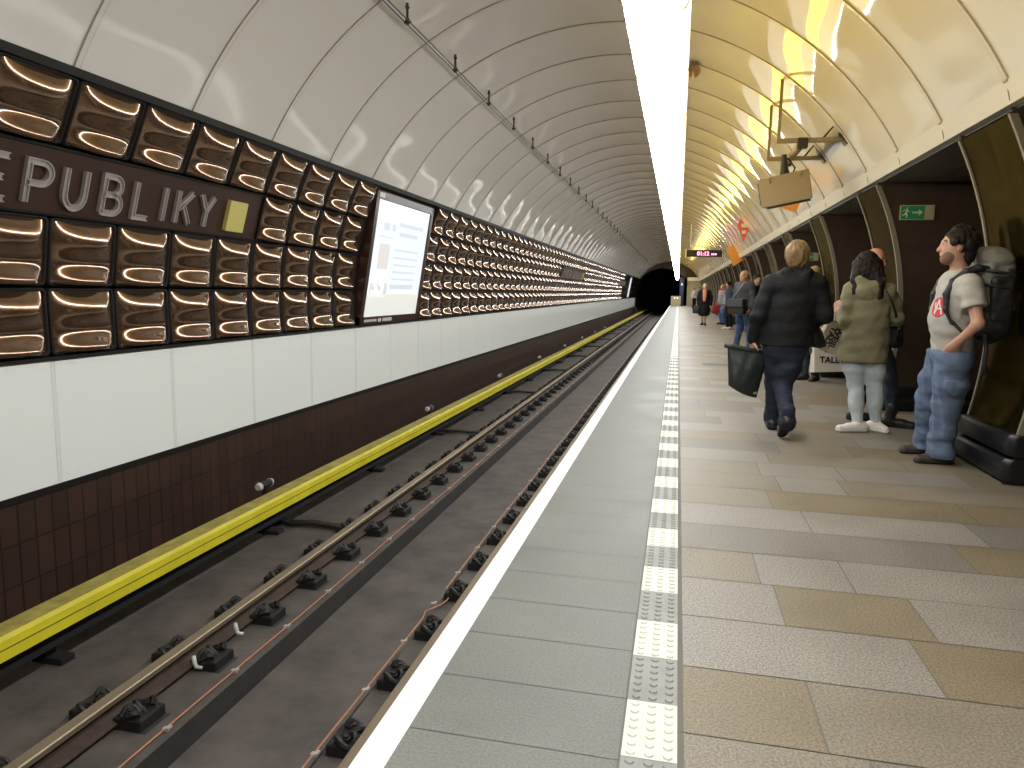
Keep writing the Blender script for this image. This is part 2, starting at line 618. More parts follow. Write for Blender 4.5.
# ================================================================== STRUCTURE: track bed
tb = MB()
YT = Y1 + 16
tb.extrude_y([(-4.25, -1.30), (-0.5, -1.30), (-0.5, -1.24), (-4.25, -1.24)][::-1], Y0, YT, 'concrete_track')
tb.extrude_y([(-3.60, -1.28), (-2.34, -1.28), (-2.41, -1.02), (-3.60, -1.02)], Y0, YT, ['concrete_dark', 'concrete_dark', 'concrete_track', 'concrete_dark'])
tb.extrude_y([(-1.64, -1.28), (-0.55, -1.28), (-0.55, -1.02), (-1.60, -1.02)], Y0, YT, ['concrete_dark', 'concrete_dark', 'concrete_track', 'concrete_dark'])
tb.face([(-2.36, Y0, -1.12), (-1.60, Y0, -1.12), (-1.60, YT, -1.12), (-2.36, YT, -1.12)], 'concrete_track')
struct(tb.build('ground_track_bed'))

# ================================================================== STRUCTURE: left wall
wl = MB()
# dark backing behind the bronze panels follows the lining
pr = [(cx_left(z) - 0.075, z) for z in np.linspace(0.70, 2.60, 10)]
for i in range(len(pr) - 1):
    a, c = pr[i], pr[i + 1]
    wl.face([(a[0], Y0, a[1]), (a[0], Y1, a[1]), (c[0], Y1, c[1]), (c[0], Y0, c[1])], 'frame_dark')
# black cap strip above the top row
wl.extrude_y([(cx_left(2.555) - .07, 2.56), (cx_left(2.56) + .035, 2.557), (cx_left(2.61) + .02, 2.61), (cx_left(2.61) - .07, 2.615)], Y0, Y1, 'frame_dark')
wl.extrude_y([(XW - .07, 0.722), (XW + .03, 0.722), (XW + .03, 0.745), (XW - .07, 0.745)], Y0, Y1, 'frame_dark')
struct(wl.build('wall_left'))
wt = MB()
wt.extrude_y([(XW - .2, -1.3), (XW, -1.3), (XW, -0.20), (XW - .2, -0.20)], Y0, Y1, 'tile_brown')
wt.extrude_y([(XW - .1, -0.20), (XW + .012, -0.20), (XW + .012, -0.155), (XW - .1, -0.155)], Y0, Y1, 'frame_dark')
wt.extrude_y([(XW - .2, -0.155), (XW - .03, -0.155), (XW - .03, 0.722), (XW - .2, 0.722)], Y0, Y1, 'panel_gap')
struct(wt.build('wall_left_lower'))

# ================================================================== STRUCTURE: vault
cv = MB()
NA = 72
yk = VY - VP_ * 10
j = 0
while yk < Y1:
    ya, yb = yk, min(yk + VP_, Y1 + .3)
    near = -2 < yk < 40
    ny = 10 if near else 4
    ph = RNG.uniform(0, 6.28, 8)
    aw = RNG.uniform(0.5, 1.0, 4)
    P = []
    for q in range(ny + 1):
        s_ = q / ny
        row = []
        for i in range(NA + 1):
            t = i / NA
            a = A_L + (A_R - A_L) * t
            bul = 0.010 * (1 - (2 * s_ - 1) ** 2)
            wav = (0.0020 * aw[0] * math.sin(2 * PI * 5 * t + ph[0]) + 0.0014 * aw[1] * math.sin(2 * PI * 11 * t + ph[1])
                   + 0.0022 * aw[2] * math.sin(2 * PI * 3 * t + ph[2] + 2.2 * s_)) * math.sin(PI * s_) + \
                0.0014 * aw[3] * math.sin(2 * PI * 8 * t + ph[3]) * (2 * s_ - 1) * (1 - (2 * s_ - 1) ** 2) * 2
            r = VR + 0.012 - bul + wav
            row.append((VX + r * math.cos(a), ya + (yb - ya) * s_, VZ + r * math.sin(a)))
        P.append(row)
    cv.grid(P, 'vault')
    yk += VP_
    j += 1
cv.face([(-4.4, Y0, 4.4), (2.6, Y0, 4.4), (2.6, Y0, -1.3), (-4.4, Y0, -1.3)], 'portal_brown')   # rear end of the hall
ceil = struct(cv.build('ceiling', smooth=True))
rb = MB()
yk = VY - VP_ * 9
while yk < Y1:
    for (w0, w1, dr, m) in ((-0.019, 0.019, 0.002, 'vault_rib'), (-0.0225, -0.019, 0.0022, 'vault_line'), (0.019, 0.0225, 0.0022, 'vault_line')):
        P = []
        for i in range(61):
            a = A_L + (A_R - A_L) * i / 60
            r0, r1 = VR + 0.03, VR - dr
            ca, sa = math.cos(a), math.sin(a)
            P.append([(VX + r0 * ca, yk + w0, VZ + r0 * sa), (VX + r1 * ca, yk + w0, VZ + r1 * sa),
                      (VX + r1 * ca, yk + w1, VZ + r1 * sa), (VX + r0 * ca, yk + w1, VZ + r0 * sa)])
        rb.grid(P, m)
    yk += VP_
struct(rb.build('ceiling_ribs'))

# right-hand fascia, soffit and passage ceilings
fa = MB()
fx0, fx1 = cx_right(2.585) - 0.004, cx_right(2.46) - 0.004
fa.face([(fx0, Y0, 2.592), (fx0, Y1, 2.592), (fx1, Y1, 2.462), (fx1, Y0, 2.462)], 'fascia')
fa.face([(fx0, Y0, 2.592), (fx0 + .1, Y0, 2.592), (fx0 + .1, Y1, 2.592), (fx0, Y1, 2.592)], 'fascia')
fa.face([(fx1, Y0, 2.462), (fx1, Y1, 2.462), (fx1 + .06, Y1, 2.462), (fx1 + .06, Y0, 2.462)], 'fascia')
yk = VY - VP_ * 9
while yk < Y1:
    fa.box((fx0 - .004, yk, 2.585), (0.012, 0.05, 0.014), 'vault_line')
    fa.box(((fx0 + fx1) / 2 - .001, yk + .03, 2.522), (0.006, 0.004, 0.10), 'vault_line', Matrix.Rotation(-0.24, 3, 'Y'))
    yk += VP_
struct(fa.build('trim_1'))
so = MB()
x = fx1 + .06
while x < 5.25:
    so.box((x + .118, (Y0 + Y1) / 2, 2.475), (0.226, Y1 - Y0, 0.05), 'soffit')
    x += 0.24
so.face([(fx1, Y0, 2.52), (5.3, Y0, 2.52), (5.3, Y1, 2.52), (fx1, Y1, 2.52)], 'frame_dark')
struct(so.build('ceiling_passage'))

# pillars between platform and middle hall
pc = []
for i in range(-2, 22):
    pc.append(PY + PIL * i)


def pillar_mesh():
    b = MB()
    n = 26
    zs = np.linspace(0.34, 2.42, n)
    P = []
    ny = 14
    for z in zs:
        row = []
        for j in range(ny + 1):
            s_ = j / ny
            e = min(s_, 1 - s_)
            # pressed metal sheet: rows of shallow dimples near the top and shallow vertical flutes
            d = 0.004 * math.sin(2 * PI * 5 * s_) * math.exp(-((z - 2.2) / .13) ** 2) + 0.003 * math.sin(2 * PI * 4 * s_ + 1) * math.exp(-((z - 1.62) / .1) ** 2)
            row.append((cx_right(z) + 0.012 - d, 0.03 + (PW - .06) * s_, z))
        P.append(row)
    b.grid(P, 'bronze_face')
    return b


bface = pillar_mesh().mesh('cladding', True)
bt = MB()
for yy in (0.0, PW - 0.028):
    prof = [(cx_right(z), z) for z in np.linspace(0.34, 2.42, 18)]
    for i in range(len(prof) - 1):
        a, c = prof[i], prof[i + 1]
        for (o0, o1, yA, yB) in ((0, 0, yy, yy + .028),):
            bt.face([(a[0], yA, a[1]), (a[0], yB, a[1]), (c[0], yB, c[1]), (c[0], yA, c[1])], 'pillar_trim')
        for yA in (yy, yy + .028):
            bt.face([(a[0], yA, a[1]), (a[0] + .05, yA, a[1]), (c[0] + .05, yA, c[1]), (c[0], yA, c[1])], 'pillar_trim')
btrim = bt.mesh('pillar_trim')
bs = MB()
for yy, fl_ in ((0.012, 1), (PW - 0.012, -1)):
    prof = [(cx_right(z) + .03, z) for z in np.linspace(0.0, 2.46, 18)]
    bs.face([(p[0], yy, p[1]) for p in prof] + [(5.3, yy, 2.46), (5.3, yy, 0)], 'passage_brown')
bs.box(((2.3 + 5.3) / 2 + .02, PW / 2, 0.21), (2.9, PW + 0.03, 0.12), 'plinth_black', bev=.02)
bs.box(((2.3 + 5.3) / 2 + .02, PW / 2, 0.06), (2.9, PW + 0.02, 0.10), 'plinth_black', bev=.02)
bside = bs.mesh('pillar_core')
bp_ = MB()
for (zc, hh, ov) in ((0.27, 0.15, 0.055), (0.10, 0.155, 0.075)):
    r = 0.06
    out = [(2.32, -0.015)]
    xo = 2.245 - ov
    for q in range(6):
        a = PI + q / 5 * PI / 2
        out.append((xo + r + r * math.cos(a), -0.015 + r + r * math.sin(a)))
    out = [(2.34, -0.02), (xo + r, -0.02)]
    for q in range(1, 6):
        a = -PI / 2 - q / 5 * PI / 2
        out.append((xo + r + r * math.cos(a), -0.02 + r + r * math.sin(a)))
    for q in range(0, 6):
        a = PI - q / 5 * PI / 2
        out.append((xo + r + r * math.cos(a), PW + .02 - r + r * math.sin(a)))
    out.append((2.34, PW + .02))
    zr = [(zc - hh / 2, 0.02), (zc - hh / 2 + .02, 0), (zc + hh / 2 - .03, 0), (zc + hh / 2, 0.03)]
    P = [[(px + (ins if px < 2.3 else 0), py, z) for (px, py) in out] for z, ins in zr]
    bp_.grid(P, 'plinth_black')
    bp_.face([(px + .03 * (px < 2.3), py, zc + hh / 2) for (px, py) in out][::-1], 'plinth_black')
bplinth = bp_.mesh('plinth', True)
for i, yp in enumerate(pc):
    if yp > Y1 - 1:
        break
    p = bpy.data.objects.new('pillar', None)
    COL.objects.link(p)
    p.location = (0, yp, 0)
    struct(p)
    for nm, me in (('cladding', bface), ('edge_trim', btrim), ('pillar_core', bside), ('plinth', bplinth)):
        struct(link(nm, me, p))
wr = MB()
wr.face([(5.3, Y0, 0), (5.3, Y1, 0), (5.3, Y1, 2.5), (5.3, Y0, 2.5)], 'passage_brown')
struct(wr.build('wall_right'))

# ================================================================== STRUCTURE: far end, portal, tunnel
ew = MB()
hx, hz, hr = -1.60, 0.90, 2.78
ring_o, ring_i = [], []
n = 48
for i in range(n):
    a = 2 * PI * i / n
    ring_i.append((hx + hr * math.cos(a), hz + hr * math.sin(a)))
    ca, sa = math.cos(a), math.sin(a)
    ring_o.append((-0.95 + 4.6 * ca, 1.0 + 4.6 * sa))
for i in range(n):
    k = (i + 1) % n
    ew.face([(ring_i[i][0], Y1, ring_i[i][1]), (ring_i[k][0], Y1, ring_i[k][1]), (ring_o[k][0], Y1, ring_o[k][1]), (ring_o[i][0], Y1, ring_o[i][1])], 'portal_brown')
    ew.face([(ring_i[i][0], Y1, ring_i[i][1]), (ring_i[k][0], Y1, ring_i[k][1]), (ring_i[k][0], YT, ring_i[k][1]), (ring_i[i][0], YT, ring_i[i][1])], 'tunnel_black')
ew.face([(-6, YT, -2), (3, YT, -2), (3, YT, 4), (-6, YT, 4)], 'tunnel_black')
struct(ew.build('wall_far'))
e2 = MB()
e2.box((2.95, Y1 - .25, 1.22), (4.3, 0.1, 2.44), 'end_wall')
e2.box((2.95, Y1 - .4, 2.62), (4.3, 0.4, 0.34), 'fascia')
struct(e2.build('wall_platform_end'))
t = thing('post', 'dark blue-grey post at the far end of the platform under the lamp line', 'post', (0.30, Y1 - .6, 0))
b = MB()
b.box((0, 0, 1.4), (0.42, 0.3, 2.8), 'coat_navy', bev=.03)
b.build('shaft', t)
b = MB()
b.box((0, -.16, 2.1), (0.16, 0.02, 0.16), 'label_white', bev=.005)
b.build('plate', t)
t = thing('barrier', 'low beige barrier with two small white lights at the platform end', 'barrier', (-0.22, Y1 - 1.2, 0))
b = MB()
b.box((0, 0, 0.47), (0.95, 0.10, 0.94), 'end_wall', bev=.02)
b.build('panel', t)
for dx in (-.12, .14):
    b = MB()
    b.box((dx, -.06, 0.76), (0.13, 0.03, 0.11), 'screen_white', bev=.01)
    o = b.build('light', t)

# ================================================================== continuous lamp along the vault: units of 1.18 m
LX, LZ, LR, LU = -0.167, 2.685, 0.166, 1.18
lamp_units = []


def arc_strip(a0, a1, r, y0, y1, n, m, b):
    P = []
    for i in range(n + 1):
        a = math.radians(a0 + (a1 - a0) * i / n)
        P.append([(r * math.cos(a), y0, r * math.sin(a)), (r * math.cos(a), y1, r * math.sin(a))])
    b.grid(P, m)


b = MB(); arc_strip(-162, -40, LR, 0.0, LU, 16, 'lamp_white', b); me_w = b.mesh('diffuser', True)
b = MB(); arc_strip(-40, 14, LR, 0.0, LU, 8, 'lamp_amber', b); me_a = b.mesh('edge_diffuser', True)
b = MB(); arc_strip(14, 52, LR, 0.0, LU, 8, 'lamp_yellow', b); me_y = b.mesh('side_diffuser', True)
b = MB(); arc_strip(52, 198, LR - .002, 0.0, LU, 16, 'lamp_shell_glow', b); me_s = b.mesh('housing', True)
b = MB()
P = []
for i in range(33):
    a = math.radians(-200 + 220 * i / 32)
    P.append([((LR + d) * math.cos(a), yy, (LR + d) * math.sin(a)) for d, yy in ((-.004, -.006), (.004, -.005), (.004, .005), (-.004, .006))])
b.grid(P, 'lamp_ring')
me_r = b.mesh('joint_ring', True)
b = MB()
for dx in (-.06,):
    b.tube([(dx, 0.59, 0.10), (dx, 0.59, 1.50 - abs(dx - .0) * .3)], 0.008, 'lamp_ring', 8)
me_h = b.mesh('hanger', True)
y = 3.70 - LU * 6
i = 0
while y < Y1 - 1:
    if y > -5:
        k = i - 6
        nm = 'tube_light'
        if k < -1:
            lab, g = 'long white tube light of the ceiling line, behind the viewpoint', 'tube lights behind the viewpoint'
        elif k < 12:
            lab, g = 'white and yellow tube light unit, %s from the photo top edge' % ORD[k + 1], None
        else:
            lab, g = 'white tube light far along the ceiling line, past its thirteenth unit', 'far tube lights'
        t = thing('tube_light', lab, 'light', (LX, y, LZ), (0, 0, 0), g or 'tube lights along the vault')
        for nm, me in (('diffuser', me_w), ('edge_diffuser', me_a), ('side_diffuser', me_y), ('housing', me_s), ('joint_ring', me_r), ('hanger', me_h)):
            link(nm, me, t)
    y += LU
    i += 1

# ================================================================== left wall: bronze glass panels
ROWN = ['bottom row', 'third row', 'second row', 'top row']
PWD, PHT = PITCH - 0.012, 0.462


def panel_meshes():
    f = MB()
    W, Hh, rr = PWD / 2, PHT / 2, 0.035

    def rrect(w, h, r, n=4):
        out = []
        for (sx, sy, a0) in ((1, 1, 0), (-1, 1, 90), (-1, -1, 180), (1, -1, 270)):
            for q in range(n + 1):
                a = math.radians(a0 + 90 * q / n)
                out.append((sx * (w - r) + r * math.cos(a), sy * (h - r) + r * math.sin(a)))
        return out
    # local: x = out of the wall, y = along, z = up
    prof = [(0.0, -.05, 0.012), (0.0, -0.002, 0.014), (0.006, 0.004, 0.016), (0.016, 0.004, 0.02), (0.022, -0.003, 0.024), (0.024, -.012, 0.03)]
    P = [[(d, p[0], p[1]) for p in rrect(W - ins, Hh - ins, max(.012, rr - ins * .3))] for ins, d, _ in prof]
    P = [r + [r[0]] for r in P]
    f.grid(P, 'frame_dark')
    fm = f.mesh('frame', True)
    g = MB()
    nu, nv = 30, 36
    w2, h2 = W - .022, Hh - .022
    # vertical profile: two outward swells, so each plate shows a bright band high and one low
    vs = [-1, -.97, -.9, -.8, -.68, -.55, -.42, -.2, .05, .3, .48, .6, .7, .8, .88, .95, 1]

    def g_of(v):
        # slope in v (dh/dv), integrate numerically
        return 0
    N = 400
    vv = np.linspace(-1, 1, N)
    sl = np.zeros(N)

    def bumpf(c, wd, amp):
        q = np.clip((vv - c) / wd, -1, 1)
        return amp * (np.cos(q * PI) + 1) / 2
    sl -= 0.215 * np.clip((vv - 0.30) / 0.70, 0, 1) ** 1.4   # tilts upward more and more towards the top edge
    sl -= bumpf(-0.62, 0.40, 0.185)                          # and again in the lower third
    sl += bumpf(0.0, 0.42, 0.085)
    sl += bumpf(-0.99, 0.10, 0.22)
    hgt = np.cumsum(sl) * (vv[1] - vv[0])
    hgt -= hgt.min()
    P = []
    for i in range(nv + 1):
        v = -1 + 2 * i / nv
        row = []
        for j in range(nu + 1):
            u = -1 + 2 * j / nu
            B = 1 - abs(u) ** 2.1
            hh = float(np.interp(v, vv, hgt))
            row.append((-0.010 + hh * B + 0.004 * B, u * w2, v * h2))
        P.append(row)
    g.grid(P, 'glass_bronze')
    gm = g.mesh('glass', True)
    both = MB()
    for src in (f, g):
        off = len(both.v)
        both.v += src.v
        for fc, mi in zip(src.f, src.mi):
            both.f.append(tuple(off + q for q in fc))
            both.mi.append(both.slot(src.mats[mi]))
    return fm, gm, both.mesh('panel', True)


pf, pg, pboth = panel_meshes()


def row_frame(r):
    z0, z1 = ZB[r], ZB[r + 1]
    x0, x1 = cx_left(z0), cx_left(z1)
    return (x0 + x1) / 2, (z0 + z1) / 2, math.atan2(x1 - x0, z1 - z0), math.hypot(x1 - x0, z1 - z0)


SIGNS = [(0.50, 6.55), (25.70, 31.75), (50.9, 56.95)]
SCREENS = [(9.0, 11.36), (60.4, 63.0)]
cands = []
for c in range(-1, 118):
    yc = YG + PITCH * (c + .5)
    if yc > Y1 - .3:
        break
    if any(a - .2 < yc < b_ + .2 for a, b_ in SCREENS):
        continue
    for r in range(4):
        if r == 2 and any(a - .1 < yc < b_ + .1 for a, b_ in SIGNS):
            continue
        cands.append((c, r, yc))
protoP = None
cnt = 0
farm = MB()
for (c, r, yc) in cands:
    X, Z, ti, hgt = row_frame(r)
    sc = hgt / (PHT + .010)
    if cnt >= 300:
        # the far remainder as one object
        base = len(farm.v)
        R = Matrix.Rotation(ti, 3, 'Y')
        for fx, fy in ((-1, -1),):
            pts = [(-0.004, -PWD / 2 + .02, -PHT / 2 + .02), (-0.004, PWD / 2 - .02, -PHT / 2 + .02), (-0.004, PWD / 2 - .02, PHT / 2 - .02), (-0.004, -PWD / 2 + .02, PHT / 2 - .02)]
            nu = 5
            hs = [0.022, 0.0, .03, .045, .02]
            P = []
            for i in range(7):
                v = -1 + 2 * i / 6
                P.append([R @ Vector((([0, .012, .006, .006, .010, .012, 0][i]) * (1 - (-1 + 2 * q / 4) ** 4), (-1 + 2 * q / 4) * (PWD / 2 - .022), v * (PHT / 2 - .02))) + Vector((X, yc, Z)) for q in range(5)])
            farm.grid(P, 'glass_bronze')
        continue
    cnt += 1
    if c <= 7:
        lab = 'bulging bronze glass wall panel, %s, %s column before the lit advertising screen' % (ROWN[r], ORD[7 - c])
        g = 'bronze panels before the screen'
    elif c <= 31:
        lab = 'bulging bronze glass wall panel, %s, %s column beyond the lit advertising screen' % (ROWN[r], ORD[c - 12])
        g = 'bronze panels beyond the screen'
    else:
        lab = 'bulging bronze glass wall panel, %s, more than twenty columns beyond the advertising screen' % ROWN[r]
        g = 'distant bronze panels of the ' + ROWN[r]
    if c <= 31:
        t = thing('wall_panel', lab, 'wall panel', (X, yc, Z), (0, ti, 0), g)
        t.scale = (1, 1, sc)
        link('frame', pf, t)
        link('glass', pg, t)
    else:
        o = link('wall_panel', pboth, None, (X, yc, Z))
        o.rotation_euler = (0, ti, 0)
        o.scale = (1, 1, sc)
        tag(o, lab, 'wall panel', g)
if farm.v:
    o = farm.build('wall_panel', smooth=True)
    o['kind'] = 'stuff'
    tag(o, 'last bronze glass wall panels close to the tunnel mouth', 'wall panel')

# white lower panels
b = MB()
b.box((-.006, 0, 0.283), (0.03, PITCH * 2 - .034, 0.872), 'panel_white', bev=.003)
me_wp = b.mesh('wall_board')
b = MB()
b.box((-.007, 0, 0.283), (0.03, 0.029, 0.872), 'panel_joint')
me_js = b.mesh('joint_strip')
i = -1
yw = 4.13
k = 0
while True:
    ya = yw + 1.21 * i
    if ya > Y1 - 1.2:
        break
    lab = ('glossy white panel low on the track wall, %s from the photo edge' % ORD[i + 1]) if i < 20 else 'glossy white panel low on the track wall, beyond the first twenty'
    o = link('wall_board', me_wp, None, (XW - .004, ya + 0.605, 0))
    tag(o, lab, 'wall panel', 'white panels low on the track wall')
    js = link('joint_strip', me_js, o, (0, -0.605, 0))
    i += 1


# ---------------------------------------------------------------- station name boards
def stroke_letter(b, strokes, w, depth, m):
    """strokes: polylines in (y,z); flat bars with raised edges like channel letters"""
    for st in strokes:
        n = len(st)
        L, Rr = [], []
        for i, p in enumerate(st):
            p = Vector(p)
            d0 = (Vector(st[i]) - Vector(st[i - 1])).normalized() if i > 0 else None
            d1 = (Vector(st[i + 1]) - Vector(st[i])).normalized() if i < n - 1 else None
            if d0 is None:
                t, k = d1, 1
            elif d1 is None:
                t, k = d0, 1
            else:
                t = (d0 + d1).normalized()
                k = 1 / max(.5, t.dot(d1))
            nn = Vector((-t.y, t.x)) * (w / 2 * k)
            L.append(p + nn)
            Rr.append(p - nn)
        P = []
        for l, r in zip(L, Rr):
            mid = (l + r) / 2
            q = lambda a, x: (x, a.x, a.y)
            li, ri = l.lerp(mid, .38), r.lerp(mid, .38)
            P.append([q(l, 0), q(l, depth), q(li, depth), q(li, depth * .55), q(ri, depth * .55), q(ri, depth), q(r, depth), q(r, 0)])
        b.grid(P, m)
        b.face(P[0][::-1], m)
        b.face(P[-1], m)


def arc(cx, cz, rx, rz, a0, a1, n=10):
    return [(cx + rx * math.cos(math.radians(a0 + (a1 - a0) * i / n)), cz + rz * math.sin(math.radians(a0 + (a1 - a0) * i / n))) for i in range(n + 1)]


LW, LH = 0.17, 0.265
GL = {
    'E': [[(LW, 0), (0, 0), (0, LH), (LW, LH)], [(0, LH / 2), (LW * .85, LH / 2)]],
    'P': [[(0, 0), (0, LH), (LW * .5, LH)] + arc(LW * .55, LH * .74, LW * .45, LH * .26, 90, -90)[1:] + [(0.0, LH * .48)]],
    'U': [[(0, LH), (0, LH * .36)] + arc(LW / 2, LH * .36, LW / 2, LH * .36, 180, 360)[1:] + [(LW, LH)]],
    'B': [[(0, 0), (0, LH), (LW * .5, LH)] + arc(LW * .52, LH * .755, LW * .40, LH * .245, 90, -90)[1:] + [(0, LH * .51)], [(LW * .5, LH * .51)] + arc(LW * .55, LH * .255, LW * .45, LH * .255, 90, -90)[1:] + [(0, 0)]],
    'L': [[(0, LH), (0, 0), (LW * .9, 0)]],
    'I': [[(0.02, 0), (0.02, LH)]],
    'K': [[(0, 0), (0, LH)], [(LW, LH), (0.02, LH * .45)], [(LW * .38, LH * .6), (LW, 0)]],
    'Y': [[(0, LH), (LW / 2, LH * .5)], [(LW, LH), (LW / 2, LH * .5), (LW / 2, 0)]],
    'R': [[(0, 0), (0, LH), (LW * .5, LH)] + arc(LW * .55, LH * .74, LW * .45, LH * .26, 90, -90)[1:] + [(0.0, LH * .48)], [(LW * .5, LH * .48), (LW, 0)]],
    'N': [[(0, 0), (0, LH), (LW, 0), (LW, LH)]],
    'A': [[(0, 0), (LW / 2, LH), (LW, 0)], [(LW * .2, LH * .35), (LW * .8, LH * .35)]],
    'M': [[(0, 0), (0, LH), (LW / 2, LH * .4), (LW, LH), (LW, 0)]],
    'S': [arc(LW / 2, LH * .74, LW / 2, LH * .26, 30, 270) + arc(LW / 2, LH * .26, LW / 2, LH * .26, 90, -150)[1:]],
    'T': [[(0, LH), (LW, LH)], [(LW / 2, LH), (LW / 2, 0)]],
    "'": [[(0, 0.30), (.05, .34)]], 'v': [[(0, .34), (.04, .30), (.08, .34)]],
}
# letter left edges measured along the board from its far end (Y = 6.55)
NAME = [('N', -5.72), ('A', -5.42), ('M', -5.08), ('E', -4.74), ('S', -4.44), ('T', -4.14), ('I', -3.82), ('R', -3.30), ('E', -2.97),
        ('P', -2.655), ('U', -2.36), ('B', -2.025), ('L', -1.71), ('I', -1.41), ('K', -1.235), ('Y', -0.945)]
X2, Z2, T2, H2 = row_frame(2)
SIGN_LABELS = ['dark brown station name board reading EPUBLIKY beside a yellow square, at the photo edge',
               'dark brown station name board far along the wall, first beyond the advertising screen',
               'dark brown station name board just before the thin lit screen by the tunnel']
for si, (a, b_) in enumerate(SIGNS):
    t = thing('station_sign', SIGN_LABELS[si], 'sign', (X2, b_, Z2), (0, T2, 0))
    b = MB()
    b.box((-.02, (a - b_) / 2, 0), (0.05, b_ - a - .01, H2 - .012), 'board_brown', bev=.004)
    b.build('board', t)
    b = MB()
    b.box((.013, (a - b_) / 2, H2 / 2 - .012), (0.03, b_ - a, 0.014), 'frame_dark')
    b.box((.013, (a - b_) / 2, -H2 / 2 + .012), (0.03, b_ - a, 0.014), 'frame_dark')
    b.box((.013, -.012, 0), (0.03, 0.02, H2), 'frame_dark')
    b.build('edging', t)
    for ch, off in NAME:
        if si == 0 and b_ + off < 2.4:
            continue
        b = MB()
        stroke_letter(b, GL[ch], 0.043, 0.028, 'letter_metal')
        b.build('letter', t).location = (0.005, off, -.158)
    b = MB()
    b.box((.02, -.43, -.025), (0.05, 0.27, 0.28), 'yellow_square', bev=.004)
    b.build('yellow_square', t)

# ---------------------------------------------------------------- advertising screens
for si, (a, b_) in enumerate(SCREENS):
    ya, yb = a - .01, b_ - .13
    z0, z1 = 0.758, 2.535
    x0, x1 = -4.205, -3.915
    ti = math.atan2(x1 - x0, z1 - z0)
    hh = math.hypot(x1 - x0, z1 - z0)
    wd = yb - ya
    lab = 'large lit advertising screen in a dark frame, leaning out among the bronze panels' if si == 0 else 'lit advertising screen seen edge-on far down the wall near the tunnel mouth'
    t = thing('advertising_screen', lab, 'screen', ((x0 + x1) / 2, (ya + yb) / 2, (z0 + z1) / 2), (0, ti, 0))
    fr = MB()
    fw = 0.105
    for (cy, cz, dy, dz) in ((0, hh / 2 - fw / 2, wd, fw), (0, -hh / 2 + fw / 2, wd, fw), (-wd / 2 + fw / 2, 0, fw, hh), (wd / 2 - fw / 2, 0, fw, hh)):
        fr.box((-.04, cy, cz), (0.17, dy, dz), 'board_brown', bev=.006)
    fr.build('frame', t)
    sx = 0.022
    sw, sh = wd - 2 * fw, hh - 2 * fw
    b = MB()
    b.box((sx - .03, 0, 0), (0.06, sw, sh), 'screen_on')
    b.build('display', t)
    b = MB()
    b.box((sx + .001, 0, -sh * .40), (0.004, sw, sh * .20), 'screen_band')
    b.build('picture', t)
    if si == 0:
        b = MB()
        # pale illegible lines of copy
        for (u, v, ww, hh_) in ((.66, .83, .48, .035), (.62, .745, .36, .035), (.63, .60, .46, .018), (.63, .53, .48, .018), (.63, .465, .44, .018),
                                (.63, .40, .46, .018), (.63, .335, .44, .018), (.2, .79, .10, .06), (.33, .79, .06, .06), (.22, .70, .24, .012)):
            b.box((sx + .001, (u - .5) * sw, (v - .5) * sh), (0.004, ww * sw, hh_ * sh), 'screen_ink', bev=.001)
        o = b.build('advert_copy', t)
        b = MB()
        b.box((sx + .001, (.21 - .5) * sw, (.53 - .5) * sh), (0.004, .18 * sw, .22 * sh), 'screen_photo')
        b.box((sx + .001, (.20 - .5) * sw, (.23 - .5) * sh), (0.004, .30 * sw, .13 * sh), 'screen_photo')
        b.box((sx + .001, (.62 - .5) * sw, (.265 - .5) * sh), (0.004, .46 * sw, .045 * sh), 'screen_ink')
        b.build('advert_picture', t)
        me = text_mesh('35', 0.44, 0.002, 'screen_white', 'numerals', .012)
        o = link('numerals', me, t, (sx + .005, -.43 * sw, -.31 * sh))
        o.rotation_euler = (PI / 2, 0, PI / 2)
        b = MB()
        yy = -wd / 2 + fw + .03
        for q in range(17):
            ww = random.choice([.03, .04, .045])
            b.box((.046, yy + ww / 2, -hh / 2 + fw / 2), (0.004, ww, 0.032 if q < 8 else .05), 'label_white')
            yy += ww + .014 + (.05 if q in (7, 9) else 0)
        b.build('contact_lettering', t)
        b = MB()
        b.box((.047, -wd / 2 + fw * 1.55, hh / 2 - fw * .5), (0.004, 0.17, 0.06), 'label_white')
        b.build('white_label', t)

# ================================================================== track equipment
RL, RRt = -2.79, -1.362


def rail_prof(x):
    z = RAILZ
    return [(x - .085, z - .112), (x + .085, z - .112), (x + .085, z - .104), (x + .012, z - .082), (x + .010, z - .045), (x + .035, z - .032),
            (x + .036, z - .006), (x + .030, z), (x - .030, z), (x - .036, z - .006), (x - .035, z - .032), (x - .010, z - .045), (x - .012, z - .082), (x - .085, z - .104)]


for x, lab in ((RL, 'worn steel running rail on the side of the yellow cover'), (RRt, 'worn steel running rail half hidden under the platform edge')):
    b = MB()
    b.extrude_y(rail_prof(x), Y0, YT, ['rail_side'] * 5 + ['rail_top'] * 5 + ['rail_side'] * 4)
    tag(b.build('rail'), lab, 'rail')

